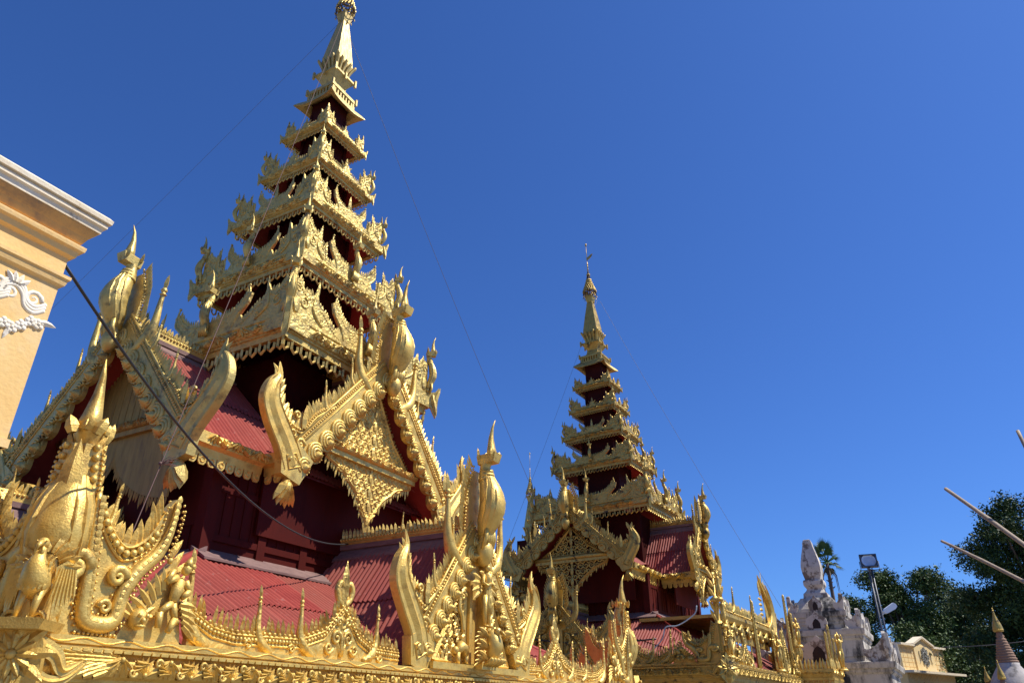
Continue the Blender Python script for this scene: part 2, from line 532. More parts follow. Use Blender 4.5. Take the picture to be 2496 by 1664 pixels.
def fringe(mb, fr, s0, s1, t, h, step, d=0.0, r=0.022):
    """hanging fringe of U-shaped hooks below a strip"""
    n = max(1, int(round(abs(s1 - s0) / step)))
    w = (s1 - s0) / n
    for i in range(n):
        a = s0 + w * i + 0.14 * w
        b = a + w * 0.62
        mb.tube([(a, d, t), (a, d, t - h * 0.72), ((a + b) / 2, d, t - h), (b, d, t - h * 0.72), (b, d, t - h * 0.3)], r, 4, fr)
    mb.box(s0, s1, d - r, d + r, t - 0.01, t + r * 2.4, fr)

def horn(mb, fr, path, widths, d0, d1, n=5, bead=0.0, flame=None):
    P = cat(path, n)
    wd = [x * 0.86 for x in interp(widths, len(P))]
    mb.ribbon(fr, P, wd, d0, d1, (d1 - d0) * 0.35)
    for sg in (-1, 1):
        e = []
        for i in range(len(P)):
            a, b = P[max(i - 1, 0)], P[min(i + 1, len(P) - 1)]
            l = math.hypot(b[0] - a[0], b[1] - a[1]) or 1
            e.append((P[i][0] - sg * (b[1] - a[1]) / l * wd[i] * 0.46, P[i][1] + sg * (b[0] - a[0]) / l * wd[i] * 0.46))
        if bead:
            m_ = int(len(e) * 0.8)
            mb.tube([(q[0], d1, q[1]) for q in e[:m_]], bead, 4, fr)
        if flame and sg == flame[0]:
            k = len(e)
            flames(mb, fr, e[int(k * flame[4]):int(k * 0.86)], flame[1], flame[2], flame[3], (d0 + d1) / 2, 0, flame[5] if len(flame) > 5 else 0.45)

def bird(fr, h, name, m, parent, tail=True, d=0.0, loc=None, wing=True, fat=1.0, nk=1.0):
    """a sacred goose finial: bulb body tapering to a ringed neck, wedge head, tall spike, fluted tail block"""
    mb = MB()
    Q = [(0.0, 0.09, 0.05), (0.035, 0.20, 0.10), (0.070, 0.31, 0.118), (0.055, 0.42, 0.104), (0.020, 0.53, 0.070), (0.0, 0.61, 0.045), (0.015, 0.67, 0.044)]
    pts = cat([(0, d + a * h, c * h) for a, c, _ in Q], 3)
    rr = [x * h * (fat if i < 13 else fat ** .5) for i, x in enumerate(interp([e * (nk if j > 3 else 1) for j, (_, _, e) in enumerate(Q)], len(pts)))]
    mb.tube(pts, rr, 12, fr)
    for q in (0.525, 0.555, 0.585):
        k_ = (0.076 - (q - 0.525) * 0.30) * fat ** .8 * nk
        mb.tube([(0, d + 0.020 * h, q * h - 0.011 * h), (0, d + 0.018 * h, q * h + 0.011 * h)], k_ * h, 12, fr)
    # wedge head, upturned beak and tall spike
    hv = [(-0.036, -0.045, 0.645), (0.036, -0.045, 0.645), (0.044, 0.10, 0.655), (-0.044, 0.10, 0.655), (-0.050, -0.055, 0.715), (0.050, -0.055, 0.715), (0.058, 0.125, 0.725), (-0.058, 0.125, 0.725)]
    hv = [(a * (0.55 + 0.45 * nk) if c < 0.7 else a * 0.92, b * (0.55 + 0.45 * nk) if c < 0.7 else b * 0.95, c) for a, b, c in hv]
    if nk > 1:
        mb.tube([(0, d + 0.012 * h, 0.63 * h), (0, d + 0.02 * h, 0.665 * h), (0, d + 0.03 * h, 0.70 * h), (0, d + 0.035 * h, 0.725 * h), (0, d + 0.035 * h, 0.728 * h)], [0.046 * h, 0.045 * h, 0.050 * h, 0.058 * h, 0.03 * h], 10, fr)
        for j in range(8):
            an = j * PI / 4
            mb.blade(Fr(fr.p(0.058 * h * math.cos(an), d + 0.035 * h + 0.058 * h * math.sin(an), 0.70 * h), fr.s, fr.d, fr.t), 0, 0, 0, 0.045 * h, 0.030 * h, 0.2 * math.cos(an), 0, 0.012 * h)
        hv = [(a * 0.4, b * 0.4, c) for a, b, c in hv]
        mb.blade(fr, 0, d + 0.118 * h * fat, 0.30 * h, 0.36 * h, 0.10 * h, 0, 0, 0.02 * h)
    mb.add([fr.p(a * h, d + b * h, c * h) for a, b, c in hv], [[0, 3, 2, 1], [4, 5, 6, 7], [0, 1, 5, 4], [1, 2, 6, 5], [2, 3, 7, 6], [3, 0, 4, 7]])
    mb.tube([(0, d + 0.060 * h, 0.70 * h), (0, d + 0.050 * h, 0.77 * h), (0, d + 0.048 * h, 0.86 * h), (0, d + 0.060 * h, 0.94 * h), (0, d + 0.085 * h, 1.0 * h)], [0.050 * h, 0.036 * h, 0.021 * h, 0.011 * h, 0.002 * h], 5, fr)
    for sg in (-1, 1):
        mb.blade(fr, sg * 0.044 * h, d - 0.03 * h, 0.69 * h, 0.085 * h, 0.045 * h, sg * 0.25, 0, 0.014 * h)
        mb.blade(fr, sg * 0.040 * h, d + 0.09 * h, 0.685 * h, 0.075 * h, 0.05 * h, sg * 0.35, 0, 0.016 * h)
    if wing:
        for sg in (-1, 1):
            for w0, w1 in ((0.10, 0.55), (0.45, 1.0), (0.9, 1.45)):
                rib = []
                for j in range(9):
                    f_ = j / 8
                    i_ = int(1 + f_ * 13)
                    an = w0 + (w1 - w0) * math.sin(PI * min(1, 1.0 - f_) * 0.5 + 0.0) * (1.0) + 0.25 * math.sin(PI * f_)
                    c_ = pts[i_]
                    rib.append((sg * rr[i_] * 1.0 * math.sin(an), c_[1] + rr[i_] * 1.0 * math.cos(an), c_[2]))
                mb.tube(rib, 0.0075 * h, 4, fr)
    if tail:
        for i in range(5):
            a = (i - 2) * 0.022 * h
            mb.tube([(a, d + 0.05 * h, 0.17 * h), (a * 1.25, d + 0.055 * h, 0.08 * h), (a * 1.5, d + 0.03 * h, 0.0)], [0.018 * h, 0.020 * h, 0.012 * h], 5, fr)
        mb.ball(0, d + 0.0 * h, 0.06 * h, 0.05 * h, fr)
    return mb.build(name, m, parent, loc)

def sidefr(k, a, b):
    """frame of side k (0 front, 1 left, 2 back, 3 right) of a rectangle with half sizes a (x) and b (y)"""
    return yaw_fr(((0, -b, 0), (-a, 0, 0), (0, b, 0), (a, 0, 0))[k], -PI / 2 * k)

def crest_panel(mb, fr, a, H, kind, step=True):
    """the standing crest of a tower roof: two corner wings, a middle crown and low flames between"""
    H = H * 0.86
    th = 0.05
    k = H / 2.3
    for sg in (-1, 1):
        g = fr.sub(0, 0, 0, 0, sg)
        top = [(a * 0.985, 0.42 * H), (a * 0.93, 0.46 * H), (a * 0.86, 0.37 * H), (a * 0.79, 0.33 * H), (a * 0.735, 0.37 * H), (a * 0.70, 0.47 * H), (a * 0.685, 0.37 * H), (a * 0.66, 0.26 * H), (a * 0.60, 0.24 * H), (a * 0.52, 0.15 * H), (a * 0.42, 0.07 * H), (a * 0.36, 0.05 * H)]
        if step:
            top = [(a * 0.985, 0.45 * H), (a * 0.93, 0.52 * H), (a * 0.86, 0.42 * H), (a * 0.79, 0.37 * H), (a * 0.735, 0.40 * H), (a * 0.70, 0.52 * H), (a * 0.675, 0.44 * H), (a * 0.665, 0.28 * H), (a * 0.63, 0.22 * H), (a * 0.585, 0.32 * H), (a * 0.57, 0.22 * H), (a * 0.56, 0.08 * H), (a * 0.36, 0.05 * H)]
        mb.prism([(a * 0.36, 0), (a * 0.985, 0)] + top, -th, 0, g)
        up = [top[1], top[2], top[3], top[4]]
        flames(mb, g, up, 0.062 * k ** .5 + 0.02, 0.17 * k, 0.085 * k, -th / 2, 0, 0.3)
        flames(mb, g, top[7:], 0.07 * k ** .5 + 0.02, 0.17 * k, 0.09 * k, -th / 2, 0.1, 0.45)
        mb.blade(g, a * 0.70, -th / 2, 0.36 * H, 0.22 * H, 0.12 * k, -0.12, 0, 0.03)
        beads(mb, g, [(p[0], p[1] - 0.05 * H) for p in up], 0.06 * k + 0.015, 0.022 * k + 0.006, 0.0)
        beads(mb, g, [(p[0], p[1] - 0.035 * H) for p in top[7:]], 0.06 * k + 0.015, 0.02 * k + 0.006, 0.0)
        # ribs and scrolls in relief
        P = cat([(a * 0.60, 0.04 * H), (a * 0.69, 0.12 * H), (a * 0.735, 0.22 * H), (a * 0.70, 0.42 * H)], 4)
        mb.tube([(x, 0.0, y) for x, y in P], interp([0.03 * k, 0.055 * k, 0.045 * k, 0.012], len(P)), 5, g)
        mb.spiral(g, a * 0.845, 0.20 * H, 0.075 * H, 0.0, 1.4, PI / 2, 1, 0.03 * k + .006)
        mb.spiral(g, a * 0.62, 0.11 * H, 0.045 * H, 0.0, 1.3, 0, -1, 0.022 * k + .006)
        mb.spiral(g, a * 0.93, 0.33 * H, 0.05 * H, 0.0, 1.2, 0, 1, 0.02 * k + .006)
        mb.ball(a * 0.93, 0.0, 0.12 * H, 0.06 * H, g, rd=0.04, rt=0.10 * H)
    cw = a * (0.46 if kind == 'bird' else 0.42)
    if kind in ('bird', 'fleur'):
        for sg in (-1, 1):
            g = fr.sub(0, 0, 0, 0, sg)
            P = [(0.02, 0.20 * H), (cw * 0.35, 0.22 * H), (cw * 0.65, 0.25 * H), (cw * 0.85, 0.34 * H), (cw, 0.46 * H), (cw * 1.1, 0.42 * H), (cw * 1.04, 0.30 * H), (cw * 0.86, 0.18 * H), (cw * 0.98, 0.08 * H), (cw * 0.95, 0)]
            mb.prism([(0.004, 0), (0.004, 0.20 * H)][::-1] + [(x, y) for x, y in P][::-1], -th - 0.006, 0.008, g)
            flames(mb, g, P[0:5], 0.065 * k ** .5 + 0.02, 0.17 * k, 0.08 * k, -th / 2, 0, 0.25)
            C = cat([(cw * 0.7, 0.03 * H), (cw * 0.80, 0.17 * H), (cw * 1.02, 0.30 * H), (cw * 1.03, 0.45 * H), (cw * 1.0, 0.52 * H)], 4)
            mb.tube([(x, 0.0, y) for x, y in C], interp([0.02 * k, 0.05 * k, 0.045 * k, 0.03 * k, 0.02 * k], len(C)), 5, g)
            mb.ball(cw * 1.0, 0, 0.53 * H, 0.035 * k + 0.006, g)
            mb.spiral(g, cw * 0.45, 0.10 * H, 0.05 * H, 0.0, 1.4, 0, 1, 0.02 * k + .006)
            beads(mb, g, [(p[0], p[1] - 0.04 * H) for p in P[0:5]], 0.055 * k + 0.015, 0.02 * k + 0.006, 0.0)
    if kind != 'bird':
        hh = (0.55 if kind == 'fleur' else 0.44) * H
        mb.prism([(-0.18 * a, 0), (0.18 * a, 0), (0.13 * a, 0.12 * H), (0.05 * a, 0.22 * H), (-0.05 * a, 0.22 * H), (-0.13 * a, 0.12 * H)], -th - 0.012, 0.016, fr)
        mb.blade(fr, 0, -th / 2, 0.12 * H, hh - 0.1 * H, 0.16 * k + .04, 0, 0, 0.05)
        for sg in (-1, 1):
            mb.blade(fr, sg * 0.04 * a, -th / 2, 0.10 * H, 0.24 * H, 0.12 * k + .02, sg * 0.35, sg * 0.25, 0.04)
            mb.blade(fr, sg * 0.10 * a, -th / 2, 0.05 * H, 0.18 * H, 0.11 * k + .02, sg * 0.5, sg * 0.25, 0.04)
            mb.spiral(fr, sg * 0.07 * a, 0.22 * H, 0.04 * H, 0.0, 1.2, PI / 2, sg, 0.018 * k + .006)
    lo = [(-a * 0.57, 0.05 * H), (-cw, 0.05 * H)] if kind in ('bird', 'fleur') else [(-a * 0.57, 0.09 * H), (-a * 0.14, 0.09 * H)]
    for sg in (-1, 1):
        g = fr.sub(0, 0, 0, 0, sg)
        mb.prism([(-lo[0][0], 0), (-lo[0][0], lo[0][1]), (-lo[1][0], lo[1][1]), (-lo[1][0], 0)], -th + 0.006, -0.008, g)
        flames(mb, g, [(-lo[0][0], lo[0][1]), (-lo[1][0], lo[1][1])], 0.075, 0.16 * k + .02, 0.06 * k + .015, -th / 2, 0, 0)

def fishtail(mb, ang, r, z, h):
    """the flared corner leaf below a crest, standing out along the diagonal"""
    c, s = math.cos(ang), math.sin(ang)
    f = Fr((c * r, s * r, z), (c, s, 0), (-s, c, 0), (0, 0, 1))
    mb.prism([(-0.06 * h, 0.05 * h), (-0.06 * h, -0.85 * h), (0.12 * h, -0.9 * h), (0.24 * h, -1.45 * h), (0.36 * h, -0.7 * h), (0.40 * h, 0.25 * h), (0.16 * h, 0.04 * h)], -0.10 * h, 0.10 * h, f)
    for sg in (-1, 1):
        mb.blade(f, 0.2 * h, sg * 0.12 * h, -0.8 * h, 1.0 * h, 0.34 * h, 0.15, 0.1, 0.07 * h)
        mb.blade(f, 0.14 * h, sg * 0.14 * h, -0.2 * h, 1.0 * h, 0.3 * h, PI * 0.93, 0, 0.07 * h)

def tower(root, tiers, apex, gm, gmc, plain, roofm, z_wall0, wall0, rz_asp=1.0, fr_h=None, fringe_on=True, lean=None):
    """the stacked tower: per tier a red wall, a roof skirt, moulded fascia, crest panels, fringe, corner leaves and birds"""
    n = len(tiers)
    for i, (a, b, z) in enumerate(tiers):
        znext = tiers[i + 1][2] if i + 1 < n else z + 1.35 * a
        gap = znext - z
        nx = (tiers[i + 1][0] * 0.52, tiers[i + 1][1] * 0.52) if i + 1 < n else (a * 0.42, b * 0.42)
        fh = 0.19 * a + 0.08
        wl = MB()
        wl.box(-nx[0], nx[0], -nx[1], nx[1], z - 0.1, znext - 0.02)
        for sx in (-1, 1):
            for sy in (-1, 1):
                wl.box(sx * nx[0] - 0.05, sx * nx[0] + 0.05, sy * nx[1] - 0.05, sy * nx[1] + 0.05, z, znext - 0.03)
        t = wl.build('tower_storey', RED_SHADE, root, (0, 0, ZC))
        t.rotation_euler = (lean[0], lean[1], 0) if lean else (0, 0, 0)
        rf = MB()
        rf.ring([(0, z - 0.02), (-(a - nx[0]) - 0.01, z + 0.30 * gap), (-(a - nx[0]) - 0.01, z + 0.26 * gap), (-0.02, z - fh)], a - 0.04, b - 0.04) if abs(a - b) < 1e-6 else rf.ring([(0, z - 0.02), (-min(a - nx[0], b - nx[1]), z + 0.25 * gap), (-min(a - nx[0], b - nx[1]), z + 0.2 * gap), (-0.02, z - fh)], a - 0.04, b - 0.04)
        rf.build('roof_skirt', roofm, t)
        fa = MB()
        q = fh
        fa.ring([(-0.12, z), (0.035, z), (0.035, z - 0.10 * q), (0.0, z - 0.16 * q), (0.045, z - 0.25 * q), (0.075, z - 0.42 * q), (0.045, z - 0.62 * q), (0.0, z - 0.68 * q), (0.0, z - 0.74 * q), (-0.04, z - 0.78 * q), (-0.04, z - q), (-0.16, z - q)], a, b)
        for k in range(4):
            L = a if k % 2 == 0 else b
            f = sidefr(k, a, b)
            foliage_roll(fa, f, -L * 0.74, L * 0.74, z - 0.43 * q, 0.21 * q, 0.05, 0.62 * q)
            for sg in (-1, 1):
                leafcuff(fa, f, sg * L * 1.0, sg * L * 0.78, z - 0.70 * q, z - 0.16 * q, 0.05, sg)
        fa.build('fascia', gmc, t)
        for k in range(4):
            if k < 2 or abs(a - b) > 1e-6:
                pass
            L, D = (a, b) if k % 2 == 0 else (b, a)
            kind = {0: 'bird', 1: 'bird', 2: 'fleur'}.get(i, 'leaf')
            if k == 0:
                cr = MB()
                crest_panel(cr, Fr((0, -D, z)), L, gap, kind, i > 0)
                c0 = cr.build('crest_panel', gmc, t)
                fg = MB()
                fringe(fg, Fr((0, -D + 0.07, z - fh)), -L, L, 0, 0.085 * a + 0.05, 0.085 * a + 0.06, 0, 0.012 * a + 0.006)
                f0 = fg.build('fringe', gm, t) if fringe_on else None
            elif abs(a - b) < 1e-6:
                dup(c0, t, -PI / 2 * k)
                if f0:
                    dup(f0, t, -PI / 2 * k)
            else:
                cr = MB()
                crest_panel(cr, Fr((0, -D, z)), L, gap, kind, i > 0)
                cr.build('crest_panel', gmc, t).rotation_euler = (0, 0, -PI / 2 * k)
                if f0:
                    fg = MB()
                    fringe(fg, Fr((0, -D + 0.07, z - fh)), -L, L, 0, 0.085 * a + 0.05, 0.085 * a + 0.06, 0, 0.012 * a + 0.006)
                    fg.build('fringe', gm, t).rotation_euler = (0, 0, -PI / 2 * k)
            if kind == 'bird':
                bird(yaw_fr(((0, -b, z), (-a, 0, z), (0, b, z), (a, 0, z))[k], -PI / 2 * k), gap * 0.74, 'bird_finial', gm, t, True, 0.05, None, True, 0.52)
        dg = math.atan2(b, a)
        lf = MB()
        for q2 in ((-1, -1), (1, -1), (1, 1), (-1, 1)):
            fishtail(lf, math.atan2(q2[1], q2[0]), 0, 0, fh * 0.95) if False else None
        for sx, sy in ((-1, -1), (1, -1), (1, 1), (-1, 1)):
            o = MB()
            c, s = sx * 0.7071, sy * 0.7071
            f = Fr((sx * a, sy * b, z), (c, s, 0), (-s, c, 0), (0, 0, 1))
            h = fh * 0.68
            o.prism([(-0.1 * h, 0.10 * h), (-0.1 * h, -0.95 * h), (0.25 * h, -1.0 * h), (0.62 * h, -1.75 * h), (0.74 * h, -0.8 * h), (0.80 * h, 0.55 * h), (0.55 * h, 0.18 * h), (0.2 * h, 0.12 * h)], -0.13 * h, 0.13 * h, f)
            for sg in (-1, 1):
                o.blade(f, 0.42 * h, sg * 0.15 * h, -0.8 * h, 1.4 * h, 0.42 * h, 0.25, 0.1, 0.09 * h)
                o.blade(f, 0.36 * h, sg * 0.17 * h, -0.1 * h, 1.6 * h, 0.36 * h, PI * 0.93, 0, 0.09 * h)
            o.build('corner_leaf', gm, t)
            bf = Fr((sx * (a - 0.02), sy * (b - 0.02), z), (s, -c, 0) if True else 0, (c, s, 0), (0, 0, 1))
            if i < 4:
                bird(bf, gap * (0.74 if i < 2 else 0.62), 'bird_finial', gm, t, i < 2, 0.03, None, i < 3, 0.52)
            sp = MB()
            for e in range(7):
                sp.blade(bf, 0, -0.03, 0.10 * gap + e * 0.055 * gap, 0.10 * gap, 0.05 * gap, 0.3 if e % 2 else -0.3, 0, 0.025)
            sp.blade(bf, 0, -0.03, 0.42 * gap, 0.20 * gap, 0.06 * gap, 0, 0, 0.03)
            sp.build('corner_spine', gm, t)

def spire(root, cx, cy, z0, k, gm, plain, dark, top=True, flag=False, lean=(0, 0), zs=1.0):
    """cap roof, pierced gallery, lotus, four-sided obelisk, flared neck and wire umbrella; z0 is the cap eave, k the scale"""
    base = MB()
    f = Fr((cx, cy, z0), (1, 0, 0), (0, 1, 0), (0, 0, 1))
    lat = lambda r, t: (r * k, t * k * zs)
    base.lathe([lat(0.40, -0.75), lat(0.40, 0.25)], fr=f, sq=True)
    b = base.build('spire_base', RED_SHADE, root, (0, 0, ZC))
    b.rotation_euler = (lean[0], lean[1], 0)
    c = MB()
    # flared cap eave: thin curved skirt
    n = 8
    vs = []
    rows = [(0.55, 0.34), (0.64, 0.16), (0.72, 0.04), (0.73, 0.0), (0.60, 0.04), (0.45, 0.22)]
    for r, t in rows:
        for j in range(4):
            for m_ in range(n):
                u = m_ / n
                A = [(-1, -1), (1, -1), (1, 1), (-1, 1)][j]
                B = [(-1, -1), (1, -1), (1, 1), (-1, 1)][(j + 1) % 4]
                up = (abs(u - 0.5) * 2) ** 3 * 0.10 * max(0, (0.75 - abs(r - 0.73)) / 0.75) * (1 if r > 0.5 else 0)
                ex = 1 + 0.14 * (abs(u - 0.5) * 2) ** 4 * (1 if r > 0.6 else 0)
                vs.append(f.p((A[0] + (B[0] - A[0]) * u) * r * k * ex, (A[1] + (B[1] - A[1]) * u) * r * k * ex, (t + up * 0.5) * k * zs))
    q = 4 * n
    c.add(vs, [[i * q + j, i * q + (j + 1) % q, ((i + 1) % len(rows)) * q + (j + 1) % q, ((i + 1) % len(rows)) * q + j] for i in range(len(rows)) for j in range(q)])
    c.build('cap_eave', plain, b)
    g = MB()
    g.lathe([lat(0.50, 0.34), lat(0.50, 0.38), lat(0.46, 0.40), lat(0.46, 0.60), lat(0.57, 0.62), lat(0.57, 0.74), lat(0.42, 0.78), lat(0.30, 0.95), lat(0.27, 1.16), lat(0.29, 1.22), lat(0.44, 1.50), lat(0.48, 1.52), lat(0.48, 1.60), lat(0.34, 1.62)], fr=f, sq=True)
    for j in range(4):
        ff = Fr(f.p(0, 0, 0), *[(1, 0, 0), (0, -1, 0)] if j == 0 else [(0, -1, 0), (-1, 0, 0)] if j == 1 else [(-1, 0, 0), (0, 1, 0)] if j == 2 else [(0, 1, 0), (1, 0, 0)])
        for m_ in range(9):
            s = (-0.5 + m_ / 8) * 1.06 * k
            g.box(s - 0.028 * k, s + 0.028 * k, 0.44 * k, 0.545 * k, 0.36 * k * zs, 0.63 * k * zs, ff)
        g.box(-0.55 * k, 0.55 * k, 0.50 * k, 0.55 * k, 0.345 * k * zs, 0.40 * k * zs, ff)
    g.build('pierced_gallery', plain, b)
    for sx in (-1, 1):
        for sy in (-1, 1):
            for r_, t0, t1 in ((0.57, 0.58, 0.84), (0.49, 1.40, 1.70)):
                l = MB()
                l.box((sx * r_ - 0.035) * k, (sx * r_ + 0.035) * k, (sy * r_ - 0.035) * k, (sy * r_ + 0.035) * k, t0 * k * zs, t1 * k * zs, f)
                l.build('corner_post', plain, b)
    for j in range(4):
        ff = sidefr(j, 0, 0)
        l = MB()
        l.box(-0.03 * k, 0.03 * k, 0.47 * k, 0.53 * k, 1.38 * k * zs, 1.66 * k * zs, Fr(f.p(0, 0, 0), ff.s, ff.d, ff.t))
        l.build('side_post', plain, b)
    lo = MB()
    lo.lathe([lat(0.27, 1.60), lat(0.30, 1.95), lat(0.38, 2.28), lat(0.34, 2.30)], fr=f, sq=True)
    for j in range(4):
        ff = sidefr(j, 0, 0)
        ff = Fr(f.p(0, 0, 0), ff.s, ff.d, ff.t)
        for m_ in range(5):
            s = (m_ - 2) / 2
            lo.tube(cat([(s * 0.27 * k, 0.28 * k, 1.64 * k * zs), (s * 0.31 * k, 0.33 * k, 1.95 * k * zs), (s * 0.42 * k, 0.44 * k, 2.26 * k * zs), (s * 0.44 * k, 0.48 * k, 2.30 * k * zs)], 3), [x * k for x in interp([0.045, 0.05, 0.055, 0.03], 10)], 5, ff)
    lo.build('lotus_collar', plain, b)
    ob = MB()
    ob.lathe([lat(0.375, 2.25), lat(0.36, 2.5), lat(0.255, 3.45), lat(0.145, 4.33), lat(0.135, 4.40), lat(0.155, 4.47), lat(0.215, 4.80), lat(0.16, 4.90), lat(0.05, 5.0)], fr=f, sq=True)
    ob.box(-0.24 * k, 0.24 * k, -0.02 * k, 0.02 * k, 4.35 * k * zs, 4.39 * k * zs, f)
    ob.box(-0.02 * k, 0.02 * k, -0.24 * k, 0.24 * k, 4.33 * k * zs, 4.37 * k * zs, f)
    ob.build('obelisk', plain, b)
    if top:
        um = MB()
        prof = [(0.33, 4.80), (0.345, 4.98), (0.335, 5.15), (0.29, 5.32), (0.20, 5.62), (0.12, 5.95), (0.06, 6.35), (0.03, 6.6)]
        for m_ in range(16):
            a = 2 * PI * m_ / 16
            um.tube([(math.cos(a) * r * k, math.sin(a) * r * k, t * k * zs) for r, t in prof], 0.013 * k, 4, f)
        for r, t in prof[:7]:
            um.tube([(math.cos(2 * PI * j / 16) * r * k, math.sin(2 * PI * j / 16) * r * k, t * k * zs) for j in range(17)], 0.014 * k, 4, f)
        for r, t in ((0.315, 5.23), (0.25, 5.46), (0.16, 5.78), (0.09, 6.15)):
            um.tube([(math.cos(2 * PI * j / 16) * r * k, math.sin(2 * PI * j / 16) * r * k, t * k * zs) for j in range(17)], 0.014 * k, 4, f)
        u_ = um.build('umbrella_frame', dark, b)
        pl = MB()
        for r, t in prof[2:7] + [(0.31, 5.24), (0.25, 5.46), (0.16, 5.78)]:
            for j in range(18):
                a = 2 * PI * j / 18 + t
                pl.ball(math.cos(a) * r * k, math.sin(a) * r * k, t * k * zs, 0.045 * k, f, rt=0.075 * k, n=5, m=3)
        for j in range(10):
            a = 2 * PI * j / 10
            pl.blade(Fr(f.p(math.cos(a) * 0.36 * k, math.sin(a) * 0.36 * k, 4.80 * k * zs)), 0, 0, 0, 0.12 * k, 0.06 * k, PI, 0, 0.02 * k)
        pl.tube([(0, 0, 6.5 * k * zs), (0, 0, 7.3 * k * zs)], [0.035 * k, 0.018 * k], 6, f)
        pl.tube([(0, 0, 7.3 * k * zs), (0, 0, 8.5 * k * zs)], 0.014 * k, 5, f)
        for t in (6.55, 6.75, 6.95, 7.1):
            pl.ball(0, 0, t * k * zs, 0.05 * k, f, rt=0.03 * k)
        pl.ball(0, 0, 8.55 * k * zs, 0.05 * k, f, rt=0.11 * k)
        pl.build('umbrella_leaves', gm, u_)
        if flag:
            fl = MB()
            ff = Fr(f.p(0, 0, 7.4 * k * zs), (-0.45, -0.89, 0), (0.89, -0.45, 0), (0, 0, 1))
            fl.prism([(-0.02 * k, 0), (0.30 * k, 0.02 * k), (0.50 * k, 0.14 * k), (0.40 * k, 0.20 * k), (0.1 * k, 0.17 * k), (-0.02 * k, 0.19 * k)], -0.012 * k, 0.012 * k, ff)
            fl.build('vane', gm, u_)
    return b

def corr(mb, o, A, B, L, blo, bhi, wave=0.12, amp=0.023, per=6, rows=(0.0, 0.52, 1.0), step=0.028, wob=0.0):
    """corrugated sheeting: columns along A (unit), running up B (unit); blo/bhi give the up-slope range at x"""
    nr = Vector(A).cross(Vector(B))
    if nr.z < 0:
        nr = -nr
    o, A, B = Vector(o), Vector(A), Vector(B)
    n = int(L / wave * per)
    for ri in range(len(rows) - 1):
        vs, fs, cols, tn = [], [], [], []
        for i in range(n + 1):
            x = L * i / n
            lo, hi = blo(x), bhi(x)
            if hi - lo < 0.02:
                cols.append(None)
                continue
            T = bhi(L / 2) if False else None
            sheet = int(x / 0.78)
            jit = ((sheet * 37 + ri * 11) % 7 - 3) * 0.012
            a = lo + (hi - lo) * rows[ri] - (0.08 if ri else 0)
            b = lo + (hi - lo) * rows[ri + 1]
            z = amp * math.sin(2 * PI * x / wave) + ((sheet % 2) * 0.020)
            cols.append(len(vs))
            for f, e in ((a, step if ri else 0.0), ((a + b) / 2, step * 0.5 if ri else 0), (b, 0.0)):
                p = o + A * x + B * f + nr * (z + e + wob * math.sin(x * 1.7 + f * 2.3))
                vs.append((p.x, p.y, p.z))
        for i in range(n):
            if cols[i] is not None and cols[i + 1] is not None:
                c, d = cols[i], cols[i + 1]
                fs += [[c, d, d + 1, c + 1], [c + 1, d + 1, d + 2, c + 2]]
                sh = int(L * i / n / 0.78)
                tn += [((sh * 53 + ri * 29 + int(L * 7)) % 11) / 11 * 0.75] * 2
        mb.add(vs, fs, True, tn)

